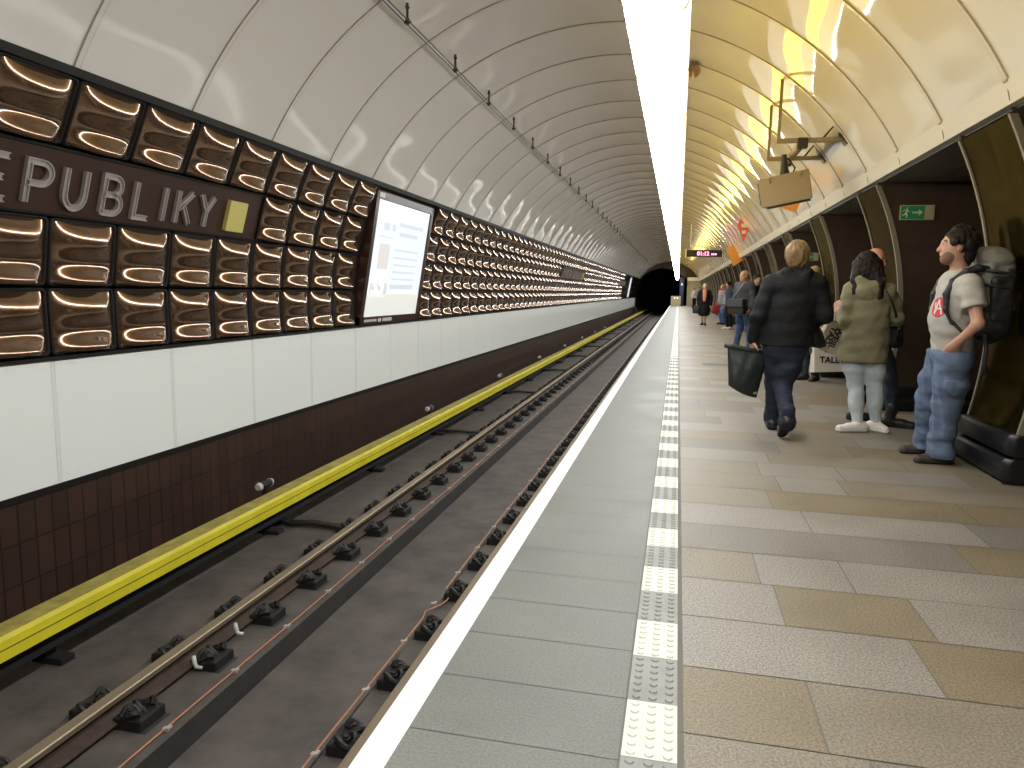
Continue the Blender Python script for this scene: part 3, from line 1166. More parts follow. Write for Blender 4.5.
# rail fastenings
pb = MB()
pb.box((0.02, 0, -1.045), (0.46, 0.20, 0.055), 'rubber_pad', bev=.008)
pb.box((0.02, 0, -1.010), (0.40, 0.165, 0.025), 'iron_black', bev=.006)
for sx in (-1, 1):
    pb.box((sx * .135, 0, -.995), (0.17, 0.19, 0.07), 'iron_black', bev=.012)
me_base = pb.mesh('base_plate')
cl = MB()
bl = MB()
bl.tube([(0.045, 0, -1.0), (0.045, 0, -.957), (0.045, 0, -.956), (0.045, 0, -.936), (0.045, 0, -.935), (0.045, 0, -.925)], [.015, .015, .026, .026, .015, .015], 'iron_black', 6)
me_bolt = bl.mesh('bolt')
for sy in (-1, 1):
    P = []
    for i in range(13):
        a = i / 12 * 2 * PI * 0.82
        P.append((0.045 + .048 * math.cos(a), sy * (0.05 + .040 * math.sin(a)), -.950 + .020 * math.sin(a * 2)))
    cl.tube(P, 0.015, 'iron_black', 6)
cl.box((0.045, 0, -.985), (0.10, 0.17, 0.035), 'iron_black', bev=.01)
cl.tube([(-.025, 0, -.965), (0.045, 0, -.95), (.10, 0, -.975)], 0.014, 'iron_black', 6)
me_clip = cl.mesh('rail_clip', False)
fj = MB()
for sx in (-1, 1):
    for src in (cl, bl):
        off = len(fj.v)
        fj.v += [(sx * (v[0] + .085), v[1], v[2]) for v in src.v]
        for fc, mi in zip(src.f, src.mi):
            fj.f.append(tuple(off + q for q in fc))
            fj.mi.append(fj.slot(src.mats[mi]))
off = len(fj.v)
fj.v += pb.v
for fc, mi in zip(pb.f, pb.mi):
    fj.f.append(tuple(off + q for q in fc))
    fj.mi.append(fj.slot(pb.mats[mi]))
me_fast = fj.mesh('rail_fastening')
for side, x, nm in ((0, RL, 'the rail by the yellow cover'), (1, RRt, 'the rail under the platform edge')):
    ystart = 3.0 - .61 * 1 if side == 0 else 3.07
    n = 0
    yy = ystart
    while yy < Y1 + 2:
        near = n < 24
        if n < 22:
            lab = 'black rail fastening on %s, %s counted from the photo edge' % (nm, ORD[n])
            g = None
        else:
            lab = 'black rail fastening on %s, past the twenty-second' % nm
            g = 'distant fastenings on ' + nm
        if n < 22:
            t = thing('rail_fastening', lab, 'rail fastening', (x, yy, 0), (0, 0, 0), g or 'fastenings on ' + nm)
            link('base_plate', me_base, t)
            for sx in (-1, 1):
                o = link('rail_clip', me_clip, t, (sx * .085, 0, 0))
                if sx < 0:
                    o.rotation_euler = (0, 0, PI)
                for dy in (-.05, .05):
                    o2 = link('bolt', me_bolt, t, (sx * .085, dy, 0))
                    if sx < 0:
                        o2.rotation_euler = (0, 0, PI)
        else:
            o = link('rail_fastening', me_fast, None, (x, yy, 0))
            tag(o, lab, 'rail fastening', g)
        yy += .61
        n += 1

# third rail with its yellow cover
t = thing('conductor_rail', 'long yellow conductor rail cover along the foot of the brown tiled wall', 'rail cover', (-3.58, 0, -1.02))
b = MB()
zt = 0.375
cov = [(-.05, zt - .105), (-.038, zt - .105), (-.035, zt - .02), (.10, zt - .018), (.118, zt - .130), (.132, zt - .130), (.128, zt - .070), (.124, zt - .066), (.118, zt - .025), (.105, zt), (-.04, zt)]
b.extrude_y(cov, Y0, YT, ['yellow_cover'] * 9 + ['yellow_dusty', 'yellow_cover'])
b.build('cover', t)
b = MB()
b.extrude_y([(.125, zt - .072), (.1290, zt - .072), (.1285, zt - .066), (.124, zt - .066)], Y0, YT, 'seam_dark')
b.build('cover_seam', t)
b = MB()
b.extrude_y([(-.03, .12), (.05, .12), (.05, .22), (-.03, .22)], Y0, YT, 'tunnel_black')  # rail coloured black: the shade under the cover is painted in
b.build('current_rail', t)
bb = MB()
bb.box((-.06, 0, 0.17), (0.05, 0.08, 0.36), 'iron_black', bev=.005)
bb.box((-.02, 0, 0.02), (0.22, 0.10, 0.04), 'iron_black', bev=.005)
me_br = bb.mesh('bracket')
yy = 1.0
while yy < 60:
    link('bracket', me_br, t, (0, yy, 0))
    yy += 2.4
# orange cables with clips
for x, nm in ((-2.462, 'thin orange cable clipped along the slab beside the rail by the yellow cover'), (-1.63, 'thin orange cable clipped along the slab edge below the platform')):
    t = thing('cable', nm, 'cable', (x, 0, -1.02))
    b = MB()
    pts = []
    yy = Y0
    while yy < Y1:
        dx, dz = 0.006 * math.sin(yy * 1.7), 0.012
        if x > -2 and 4.55 < yy < 5.0:
            dx = 0.09 * math.sin((yy - 4.55) / .45 * PI)
            dz = 0.03
        pts.append((dx, yy, dz))
        yy += 0.075 if yy < 8 else 0.6
    b.tube(pts, 0.0055, 'cable_orange', 6)
    b.build('sheath', t, smooth=True)
    cm = MB()
    cm.box((0, 0, 0.010), (0.036, 0.026, 0.020), 'clip_pale', bev=.004)
    cm.box((0.013, 0.006, 0.016), (0.015, 0.036, 0.016), 'clip_pale', bev=.003)
    mc = cm.mesh('clip')
    yy = 2.37
    while yy < 34:
        link('clip', mc, t, (0, yy, 0))
        yy += 0.587
# black cross cables on the slab
yy = 6.02
n = 0
while yy < 62:
    t = thing('bonding_cable', ('black bonding cable crossing the slab to the rail, %s from the photo edge' % ORD[n]), 'cable', (0, yy, 0), (0, 0, 0), 'black cables crossing the slab')
    for q in range(2):
        b = MB()
        pts = [(-3.76 + q * .03, .1 + q * .05, -1.06), (-3.64, .06 + q * .05, -1.0), (-3.5, -.02 + q * .045, -.985), (-3.3, .03 + q * .04, -.98), (-3.12, .02 + q * .03, -.985), (-3.0, -.03 + q * .05, -.975), (-2.87, -.02 + q * .05, -.985)]
        b.tube(pts, 0.022, 'cable_black', 7)
        b.build('strand', t, smooth=True)
    b = MB()
    b.box((-2.86, 0, -.985), (0.05, 0.14, 0.06), 'iron_black', bev=.01)
    b.build('lug', t)
    yy += 4.73
    n += 1
# white marker hooks on the rail
for i, (yy, xx) in enumerate(((3.50, -2.70), (3.90, -2.69))):
    b = MB()
    b.tube([(0, 0, .075), (0.003, 0, .04), (.015, 0, .010), (.05, .008, .004)], [.011, .014, .013, .010], 'clip_white', 8)
    o = b.build('marker_hook', smooth=True)
    o.location = (xx, yy, -1.0 + .02 * i)
    tag(o, ['small white plastic hook beside the rail, just above a fastening', 'small white plastic hook lying between two rail fastenings'][i], 'hook', 'white hooks on the track')
# clamps behind the yellow cover
yy = 6.05
n = 0
while yy < 40:
    t = thing('insulator_clamp', 'dark clamp with two pale discs behind the yellow cover, %s from the photo edge' % ORD[n], 'clamp', (-3.80, yy, -.66), (0, 0, 0), 'clamps behind the yellow cover')
    b = MB()
    b.tube([(0, -.08, .02), (0, .08, .02)], 0.035, 'iron_black', 10)
    b.tube([(0, 0, .02), (0, 0, -.35)], 0.02, 'iron_black', 8)
    b.build('body', t)
    for s_ in (-1, 1):
        b = MB()
        b.tube([(0, s_ * .085, .02), (0, s_ * .12, .02)], [0.042, .03], 'clip_white', 10)
        b.build('disc', t)
    yy += 4.73
    n += 1
# small pale scrap on the track floor
b = MB()
bm = bmesh.new()
bmesh.ops.create_icosphere(bm, subdivisions=2, radius=.05)
for v in bm.verts:
    v.co = Vector((v.co.x * 1.2 * (1 + .3 * math.sin(v.co.y * 90)), v.co.y * (1 + .3 * math.cos(v.co.x * 70)), max(v.co.z, -.01) * .25))
b.bm(bm, 'clip_white')
o = b.build('crumpled_paper', smooth=True)
o.location = (-1.80, 2.86, -1.118)
tag(o, 'small crumpled pale scrap lying on the track floor', 'litter')

# ================================================================== under the vault: feeder wires and hangers
for q, dx in enumerate((-.022, .022)):
    b = MB()
    b.tube([(-2.55 + dx, Y0, 3.69), (-2.55 + dx, 30, 3.69), (-2.55 + dx, Y1 - .1, 3.69)], 0.006, 'cable_black', 6)
    tag(b.build('vault_cable'), 'thin dark cable strung along the vault, %s of two' % ('outer' if q == 0 else 'inner'), 'cable', 'two parallel vault cables')
hb = MB()
hb.tube([(0, 0, -.025), (0, 0, .03), (0, 0, .035), (0.0, 0, .12)], [.02, .02, .012, .012], 'arm_dark', 8)
hb.box((0, 0, 0), (0.065, 0.03, 0.022), 'arm_dark', bev=.005)
me_hb = hb.mesh('insulator')
hc = MB()
hc.tube([(0, 0, .12), (0, 0, .135), (0, 0, .14), (0, 0, .165)], [.022, .022, .014, .014], 'arm_dark', 8)
me_hc = hc.mesh('cap')
yy = 6.62 - 1.478 * 2
n = 0
while yy < 62:
    lab = 'small dark cable hanger on the vault, %s from the top edge of the photo' % ORD[n - 2] if 2 <= n < 26 else ('small dark cable hanger on the vault above the viewpoint' if n < 2 else 'small dark cable hanger far along the vault')
    t = thing('cable_hanger', lab, 'cable hanger', (-2.55, yy, 3.69), (0, 0, 0), 'cable hangers on the vault')
    link('insulator', me_hb, t)
    link('cap', me_hc, t)
    yy += 1.478
    n += 1
b = MB()
bm = bmesh.new()
bmesh.ops.create_uvsphere(bm, u_segments=20, v_segments=12, radius=0.085)
b.bm(bm, 'copper_ball')
b.tube([(0, 0, .07), (0, 0, .14)], .04, 'copper_ball', 12)
o = b.build('dome_camera', smooth=True)
o.location = (0.06, 9.77, 4.03)
tag(o, 'small brown ball fixed to the vault beside the lamp line', 'camera')

# monitor box on its hanging frame
t = thing('monitor_support', 'pair of grey bars and posts hanging from the vault above the platform', 'frame', (1.3, 9.4, 3.0))
Y_A, Y_B = 9.95, 8.83
for yy, xa, xb in ((Y_A, 1.02, 1.68), (Y_B, 1.00, 1.70)):
    b = MB()
    b.box(((xa + xb) / 2 - 1.3, yy - 9.4, -.04), (xb - xa, 0.05, 0.05), 'arm_grey', bev=.004)
    b.build('crossbar', t)
    b = MB()
    zt = VZ + math.sqrt(VR ** 2 - (xa + .02 - VX) ** 2) - 3.0
    b.box((xa + .02 - 1.3, yy - 9.4, (zt - .04) / 2), (0.035, 0.035, zt + .04), 'arm_grey', bev=.004)
    b.build('post', t)
    b = MB()
    b.tube([(xb - .22 - 1.3, yy - 9.4, -.03), (xb - .10 - 1.3, yy - 9.4, .12), (xb - .02 - 1.3, yy - 9.4, -.03)], 0.014, 'arm_dark', 6)
    b.build('brace', t)
    b = MB()
    b.box((xb - 1.3 - .01, yy - 9.4, -.03), (0.02, 0.14, 0.16), 'arm_dark', R=Matrix.Rotation(-.55, 3, 'Y'))
    b.build('wall_plate', t)
b = MB()
b.tube([(-.03, Y_B - 9.4, -.075), (-.03, Y_A - 9.4, -.075)], 0.045, 'arm_grey', 12)
b.build('carrier_tube', t, smooth=False)
b = MB()
b.box((-.03, Y_B - 9.4 - .03, -.075), (0.11, 0.10, 0.11), 'arm_dark', bev=.01)
b.box((-.03, Y_A - 9.4 + .03, -.075), (0.11, 0.08, 0.11), 'arm_dark', bev=.01)
b.build('end_cap', t)
t = thing('monitor', 'khaki box-shaped driver monitor hanging tilted under the vault frame', 'monitor', (1.235, 9.55, 2.52), (math.radians(4), math.radians(-10), math.radians(-14)))
b = MB()
bm = bmesh.new()
bmesh.ops.create_cube(bm, size=1)
for v in bm.verts:
    far = v.co.y > 0
    v.co = Vector((v.co.x * (0.58 if not far else .50), v.co.y * 0.46, v.co.z * (0.345 if not far else .30)))
bmesh.ops.bevel(bm, geom=bm.edges[:], offset=.008, segments=2, affect='EDGES')
b.bm(bm, 'box_khaki')
b.build('casing', t)
b = MB()
b.box((-.285, 0, 0), (0.012, 0.38, 0.27), 'box_dark', bev=.003, R=Matrix.Rotation(-.085, 3, 'Z'))
b.build('screen', t)
b = MB()
b.box((0.0, -.02, -.172), (0.5, 0.3, 0.012), 'box_dark', bev=.003)
b.build('vent_panel', t)
for dx in (-.16, .19):
    b = MB()
    b.tube([(dx, -.236, .155), (dx, -.25, .135), (dx, -.24, .10)], 0.009, 'arm_grey', 6)
    b.build('latch', t)
b = MB()
b.tube([(0, 0, .165), (0, 0, .24), (.02, 0, .42)], [.07, .05, .03], 'arm_dark', 10)
b.tube([(.08, 0, .17), (.12, .02, .24), (.06, .02, .36), (.02, 0, .38)], 0.012, 'arm_dark', 6)
b.build('mount', t)


# stickers on the vault
def vault_sticker(name, lab, ac, yc, wa, wy, rot, m, extra=None):
    t = MB()
    a0 = ac
    P = []
    n = 6
    for i in range(n + 1):
        row = []
        for j in range(n + 1):
            u, v = (i / n - .5) * wa, (j / n - .5) * wy
            ur = u * math.cos(rot) - v * math.sin(rot)
            vr = u * math.sin(rot) + v * math.cos(rot)
            a = a0 + ur / VR
            r = VR - 0.0115
            row.append((VX + r * math.cos(a), yc + vr, VZ + r * math.sin(a)))
        P.append(row)
    t.grid(P, m)
    o = t.build(name)
    o.data.update()
    so_ = o.modifiers.new('s', 'SOLIDIFY')
    so_.thickness = 0.003
    return tag(o, lab, 'sticker')


def ang(x, z):
    return math.atan2(z - VZ, x - VX)


def plate(name, label, c, pts, m, marks=()):
    t = thing(name, label, 'sign', c)
    b = MB()
    P = [(p[0], -.01, p[1]) for p in pts]
    b.face(P, m)
    b.face([(p[0], .01, p[2]) for p in P][::-1], m)
    for i in range(len(P)):
        q, r_ = P[i], P[(i + 1) % len(P)]
        b.face([q, (q[0], .01, q[2]), (r_[0], .01, r_[2]), r_], m)
    b.build('plate', t)
    if marks:
        b = MB()
        for (u, v, w_, h_) in marks:
            b.box((u, -.012, v), (w_, .004, h_), 'label_white')
        b.build('marks', t)
    b = MB()
    b.box((.12, .02, .05), (.03, .03, .5), 'arm_grey', R=Matrix.Rotation(.75, 3, 'Y'))
    b.build('bracket', t)


plate('hanging_sign', 'red diamond-shaped sign with pale marks fixed to the vault', (1.59, 20.0, 3.02), [(-.17, 0), (0, -.43), (.17, 0), (0, .43)], 'sticker_red', ((0, .16, .12, .09), (0.01, 0, .16, .10), (0, -.17, .10, .09)))
plate('hanging_sign', 'orange tilted sign below the red diamond on the vault', (1.80, 26.0, 2.60), [(-.28, .18), (-.02, -.42), (.30, -.20), (.06, .40)], 'sticker_orange', ())
plate('hanging_sign', 'orange tilted sign mostly hidden behind the khaki monitor', (1.62, 11.6, 2.86), [(-.26, -.30), (.02, -.40), (.22, .10), (-.04, .22)], 'sticker_orange', ())

# departure clock
t = thing('led_display', 'black hanging clock display with pink lit digits over the platform', 'display', (0.92, 30, 2.82))
b = MB()
b.box((0, 0, 0), (1.38, 0.16, 0.27), 'led_black', bev=.01)
b.build('casing', t)
b = MB()
b.box((-.70, 0, 0), (0.03, 0.17, 0.33), 'label_white', bev=.004)
b.build('end_panel', t)
o = link('digits', text_mesh('01:12', 0.21, 0.004, 'led_lit', 'digits', .008), t, (-.27, -.085, -.075))
o.rotation_euler = (PI / 2, 0, 0)
b = MB()
for q in range(3):
    b.box((.30 + q * .075, -.083, -.03), (0.055, 0.006, 0.07), 'led_lit')
b.build('seconds', t)
t = thing('display_support', 'thin pale square frame hanging from the vault above the clock display', 'frame', (0.86, 30.2, 3.1))
b = MB()
for dx in (-.47, .47):
    zt = VZ + math.sqrt(VR ** 2 - (.86 + dx - VX) ** 2) - 3.1 + .02
    b.box((dx, 0, zt / 2), (0.035, 0.035, zt), 'fascia', bev=.003)
b.build('post', t)
b = MB()
b.box((0, 0, 0), (0.98, 0.04, 0.04), 'fascia', bev=.004)
b.build('crossbar', t)
b = MB()
b.box((.25, -.1, -.08), (0.03, 0.03, 0.16), 'fascia')
b.build('drop_rod', t)

# exit signs on the passage walls
for i, (yp, lab) in enumerate(((PY + PIL + 0.012, 'green emergency exit sign with running figure and arrow, above the waiting man'),
                              (PY + PIL * 3 + 0.012, 'small green emergency exit sign farther along, beside the blond walker'))):
    t = thing('exit_sign', lab, 'sign', (2.425, yp - .012, 2.135) if i == 0 else (2.42, yp - .012, 1.98))
    b = MB()
    b.box((0, 0, 0), (0.335, 0.02, 0.155), 'sign_cream', bev=.003)
    b.build('backing', t)
    b = MB()
    b.box((-.045, -.011, 0), (0.225, 0.006, 0.135), 'sign_green')
    b.build('green_field', t)
    b = MB()
    yq = -.0155
    b.tube([(-.098, yq, .05), (-.094, yq, .045)], .011, 'sign_pale', 10)
    b.tube([(-.098, yq, .033), (-.108, yq, .0), (-.098, yq, -.015), (-.102, yq, -.05)], [.007, .009, .007, .006], 'sign_pale', 8)
    b.tube([(-.108, yq, -.002), (-.118, yq, -.022), (-.145, yq, -.03)], [.008, .007, .006], 'sign_pale', 8)
    b.tube([(-.100, yq, .028), (-.125, yq, .03), (-.135, yq, .012)], .005, 'sign_pale', 8)
    b.tube([(-.100, yq, .028), (-.085, yq, .008), (-.07, yq, .008)], .005, 'sign_pale', 8)
    b.build('running_figure', t)
    b = MB()
    b.box((-.018, yq, 0), (0.06, 0.005, 0.018), 'sign_pale')
    b.face([(.012, yq - .003, .034), (.012, yq - .003, -.034), (.052, yq - .003, 0)], 'sign_pale')
    b.build('arrow', t)
    b = MB()
    b.box((.112, -.012, 0), (0.075, 0.006, 0.13), 'sign_cream')
    b.build('pale_field', t)
# drain grate in the platform floor
b = MB()
for q in range(22):
    b.box((0.5 + .045 * q, 13.25, 0.002), (0.02, 0.34, 0.006), 'slab_grey')
b.box((0.98, 13.08, 0.002), (1.02, 0.025, 0.006), 'slab_grey')
b.box((0.98, 13.42, 0.002), (1.02, 0.025, 0.006), 'slab_grey')
b.face([(.47, 13.07, .0008), (1.49, 13.07, .0008), (1.49, 13.43, .0008), (.47, 13.43, .0008)], 'joint')
tag(b.build('floor_grate'), 'slotted drain grate set in the platform floor before the walker', 'grate')

# ================================================================== PEOPLE: smooth solids from distance fields, meshed as one surface
def V3(*a):
    return np.array(a, float)


class Field:
    def __init__(s, lo, hi, h):
        s.h = h
        s.lo = np.array(lo, float)
        s.n = np.ceil((np.array(hi, float) - s.lo) / h).astype(int) + 1
        s.f = np.full(s.n, 0.3, np.float32)

    def _win(s, lo, hi):
        a = np.maximum(0, np.floor((np.array(lo) - s.lo) / s.h).astype(int))
        b = np.minimum(s.n, np.ceil((np.array(hi) - s.lo) / s.h).astype(int) + 1)
        if np.any(b <= a):
            return None
        g = [s.lo[i] + s.h * np.arange(a[i], b[i]) for i in range(3)]
        X, Y, Z = np.meshgrid(*g, indexing='ij')
        return (slice(a[0], b[0]), slice(a[1], b[1]), slice(a[2], b[2])), np.stack([X, Y, Z], -1)

    def _mix(s, sl, d, k, op):
        f = s.f[sl]
        if op == 'u':
            if k > 0:
                t = np.clip(.5 + .5 * (f - d) / k, 0, 1)
                s.f[sl] = f * (1 - t) + d * t - k * t * (1 - t)
            else:
                s.f[sl] = np.minimum(f, d)
        else:
            d = -d
            if k > 0:
                t = np.clip(.5 - .5 * (f - d) / k, 0, 1)
                s.f[sl] = f * (1 - t) + d * t + k * t * (1 - t)
            else:
                s.f[sl] = np.maximum(f, d)

    def cone(s, a, b, ra, rb=None, k=.02, op='u', flat=None):
        """round cone a-b; flat=(unit direction, factor<1) squeezes the section along that direction"""
        a, b = np.array(a, float), np.array(b, float)
        rb = ra if rb is None else rb
        R = max(ra, rb) + k + 2.5 * s.h
        w = s._win(np.minimum(a, b) - R, np.maximum(a, b) + R)
        if w is None:
            return s
        sl, p = w
        sc = 1.0
        if flat is not None:
            n, fac = np.array(flat[0], float), flat[1]
            q = 1 / fac - 1
            p = p + (p @ n)[..., None] * n * q
            a = a + (a @ n) * n * q
            b = b + (b @ n) * n * q
            sc = (fac + 1) / 2 if fac > .5 else fac * 1.3
        ba = b - a
        t = np.clip(((p - a) @ ba) / max(1e-9, ba @ ba), 0, 1)
        d = (np.linalg.norm(p - a - t[..., None] * ba, axis=-1) - (ra + (rb - ra) * t)) * sc
        s._mix(sl, d.astype(np.float32), k, op)
        return s

    def ell(s, c, r, axes=None, k=.02, op='u'):
        c, r = np.array(c, float), np.array(r, float)
        R = r.max() + k + 2.5 * s.h
        w = s._win(c - R, c + R)
        if w is None:
            return s
        sl, p = w
        q = p - c
        if axes is not None:
            q = q @ np.array(axes, float).T
        k0 = np.linalg.norm(q / r, axis=-1)
        k1 = np.linalg.norm(q / (r * r), axis=-1) + 1e-9
        d = k0 * (k0 - 1) / k1
        s._mix(sl, d.astype(np.float32), k, op)
        return s

    def box(s, c, half, axes, rnd=.01, k=.01, op='u'):
        c, half = np.array(c, float), np.array(half, float)
        R = np.linalg.norm(half) + k + 2.5 * s.h
        w = s._win(c - R, c + R)
        if w is None:
            return s
        sl, p = w
        q = np.abs((p - c) @ np.array(axes, float).T) - (half - rnd)
        d = np.linalg.norm(np.maximum(q, 0), axis=-1) + np.minimum(q.max(-1), 0) - rnd
        s._mix(sl, d.astype(np.float32), k, op)
        return s

    def chain(s, pts, rs, k=.02, op='u', flat=None):
        for i in range(len(pts) - 1):
            s.cone(pts[i], pts[i + 1], rs[i], rs[i + 1], k, op, flat)
        return s

    def cut(s, p, n):
        """keep the side where (x-p).n < 0"""
        g = [s.lo[i] + s.h * np.arange(s.n[i]) for i in range(3)]
        d = (g[0][:, None, None] - p[0]) * n[0] + (g[1][None, :, None] - p[1]) * n[1] + (g[2][None, None, :] - p[2]) * n[2]
        s.f = np.maximum(s.f, d.astype(np.float32))
        return s

    def wrinkle(s, amp, fr, seed, vert=1.0):
        r = np.random.default_rng(seed)
        g = [s.lo[i] + s.h * np.arange(s.n[i]) for i in range(3)]
        X, Y, Z = g[0][:, None, None], g[1][None, :, None], g[2][None, None, :]
        tot = 0
        for i in range(5):
            a = r.normal(size=3) * fr * np.array([1, 1, vert])
            b = r.normal(size=3) * fr * .6
            tot = tot + np.sin(a[0] * X + a[1] * Y + a[2] * Z + 1.6 * np.sin(b[0] * X + b[1] * Y + b[2] * Z + r.uniform(0, 6)) + r.uniform(0, 6))
        s.f = s.f + (amp / 2.2 * tot).astype(np.float32) * np.clip(1 - np.abs(s.f) / .05, 0, 1)
        return s

    def copy(s):
        o = Field.__new__(Field)
        o.h, o.lo, o.n, o.f = s.h, s.lo.copy(), s.n.copy(), s.f.copy()
        return o

    def mesh(s, name, mat, org):
        """surface nets"""
        f = s.f
        f[0], f[-1], f[:, 0], f[:, -1], f[:, :, 0], f[:, :, -1] = .3, .3, .3, .3, .3, .3
        ins = f < 0
        c = ins[:-1, :-1, :-1].astype(np.int8)
        tot = np.zeros(c.shape, np.int8)
        off = [(i, j, k) for i in (0, 1) for j in (0, 1) for k in (0, 1)]
        nx, ny, nz = c.shape
        for (i, j, k) in off:
            tot += ins[i:i + nx, j:j + ny, k:k + nz]
        act = (tot > 0) & (tot < 8)
        idx = np.argwhere(act)
        vid = np.full(c.shape, -1, np.int32)
        vid[act] = np.arange(len(idx))
        val = np.stack([f[idx[:, 0] + i, idx[:, 1] + j, idx[:, 2] + k] for (i, j, k) in off], 1)
        offs = np.array(off, float)
        acc = np.zeros((len(idx), 3))
        cnt_ = np.zeros(len(idx))
        for a in range(8):
            for b in range(a + 1, 8):
                if abs(offs[a] - offs[b]).sum() != 1:
                    continue
                va, vb = val[:, a], val[:, b]
                m = (va < 0) != (vb < 0)
                t = np.where(m, va / np.where(m, va - vb, 1), 0)
                acc += np.where(m[:, None], offs[a] + t[:, None] * (offs[b] - offs[a]), 0)
                cnt_ += m
        pos = s.lo + s.h * (idx + acc / cnt_[:, None]) - np.array(org, float)
        faces = []
        for ax in range(3):
            o1, o2 = [(1, 2), (2, 0), (0, 1)][ax]
            sl0 = [slice(1, -1)] * 3
            sl1 = [slice(1, -1)] * 3
            sl0[ax] = slice(0, -1)
            sl1[ax] = slice(1, None)
            A, B = ins[tuple(sl0)], ins[tuple(sl1)]
            e = np.argwhere(A != B)
            if len(e) == 0:
                continue
            flip = A[tuple(e.T)]
            base = e.copy()
            base[:, [q for q in range(3) if q != ax]] += 1
            d1 = np.zeros(3, int); d1[o1] = 1
            d2 = np.zeros(3, int); d2[o2] = 1
            q = [vid[tuple((base - x).T)] for x in (d1 + d2, d2, d1 * 0, d1)]
            quad = np.stack(q, 1)
            quad[~flip] = quad[~flip][:, ::-1]
            faces.append(quad)
        F = np.concatenate(faces)
        F = F[(F >= 0).all(1)]
        me = bpy.data.meshes.new(name)
        me.vertices.add(len(pos))
        me.vertices.foreach_set('co', pos.astype(np.float32).ravel())
        me.loops.add(F.size)
        me.loops.foreach_set('vertex_index', F.astype(np.int32).ravel())
        me.polygons.add(len(F))
        me.polygons.foreach_set('loop_start', np.arange(0, F.size, 4, dtype=np.int32))
        me.update(calc_edges=True)
        me.validate()
        me.polygons.foreach_set('use_smooth', [True] * len(me.polygons))
        me.materials.append(M[mat])
        return me


def unit(v):
    v = np.array(v, float)
    return v / np.linalg.norm(v)


def rot_about(v, ax, deg):
    a = math.radians(deg)
    ax = unit(ax)
    return v * math.cos(a) + np.cross(ax, v) * math.sin(a) + ax * (ax @ v) * (1 - math.cos(a))


def add_hand(S, wrist, d, n, thumb, curl=25, sc=1.0, k=.006):
    """palm + four fingers + thumb; d = pointing direction, n = palm side, thumb=+1/-1 along d x n"""
    d = unit(d)
    n = unit(np.array(n) - (np.array(n) @ d) * d)
    l = np.cross(d, n)
    w = np.array(wrist, float)
    ax = [d, l, n]
    S.ell(w + d * .048 * sc, (.056 * sc, .042 * sc, .019 * sc), ax, .02)
    S.cone(w - d * .03, w + d * .03 * sc, .026 * sc, .026 * sc, .02, flat=(n, .75))
    for off, ln in ((.031, .072), (.010, .080), (-.011, .074), (-.031, .060)):
        p = w + d * .088 * sc + l * (off * thumb) * sc
        q, ang_ = p, curl * .7
        for i, part in enumerate((.42, .32, .26)):
            dd = rot_about(d, np.cross(d, n), ang_)
            e = q + dd * ln * part * sc
            S.cone(q, e, (.0098 - i * .0009) * sc, (.0090 - i * .001) * sc, k)
            q, ang_ = e, ang_ + curl
    p = w + d * .028 * sc + l * (.034 * thumb) * sc
    dd = unit(d * .72 + l * thumb * .62 + n * .35)
    e = p + dd * .045 * sc
    S.cone(p - dd * .02, e, .014 * sc, .0115 * sc, .012)
    dd = unit(d * .9 + l * thumb * .25 + n * .45)
    S.cone(e, e + dd * .033 * sc, .011 * sc, .0085 * sc, k)


def add_head(S, c, F, R_, U, sc=1.0, nose=1.0):
    """c = centre of the skull; F forward, R_ right, U up"""
    ax = [R_, F, U]
    S.ell(c + U * .022 * sc, (.076 * sc, .096 * sc, .098 * sc), ax, .01)                  # cranium
    S.ell(c + F * .030 * sc - U * .040 * sc, (.060 * sc, .068 * sc, .078 * sc), ax, .03)     # face
    S.ell(c + F * .060 * sc - U * .100 * sc, (.030 * sc, .026 * sc, .020 * sc), ax, .03)     # chin
    S.cone(c + F * .093 * sc + U * .016 * sc, c + F * .112 * sc - U * .030 * sc, .009 * sc, .015 * sc * nose, .012)   # nose
    S.ell(c + F * .107 * sc - U * .032 * sc, (.017 * sc, .011 * sc, .009 * sc), ax, .008)
    S.cone(c + F * .088 * sc + U * .028 * sc - R_ * .042 * sc, c + F * .088 * sc + U * .028 * sc + R_ * .042 * sc, .009 * sc, .009 * sc, .02)  # brow
    for sd in (-1, 1):
        S.ell(c + F * .094 * sc + U * .006 * sc + R_ * sd * .032 * sc, (.017 * sc, .012 * sc, .011 * sc), ax, .012, 's')  # eye socket
        S.ell(c + F * .078 * sc + U * .006 * sc + R_ * sd * .032 * sc, (.014 * sc, .014 * sc, .012 * sc), ax, .004)      # lids
        S.ell(c + R_ * sd * .078 * sc - F * .004 * sc - U * .006 * sc, (.010 * sc, .019 * sc, .031 * sc), [unit(R_ + F * .25 * sd * -1), F, U], .008)  # ear
    S.ell(c + F * .096 * sc - U * .062 * sc, (.024 * sc, .010 * sc, .007 * sc), ax, .010)    # lips
    S.ell(c + F * .104 * sc - U * .0665 * sc, (.022 * sc, .008 * sc, .0022 * sc), ax, .004, 's')


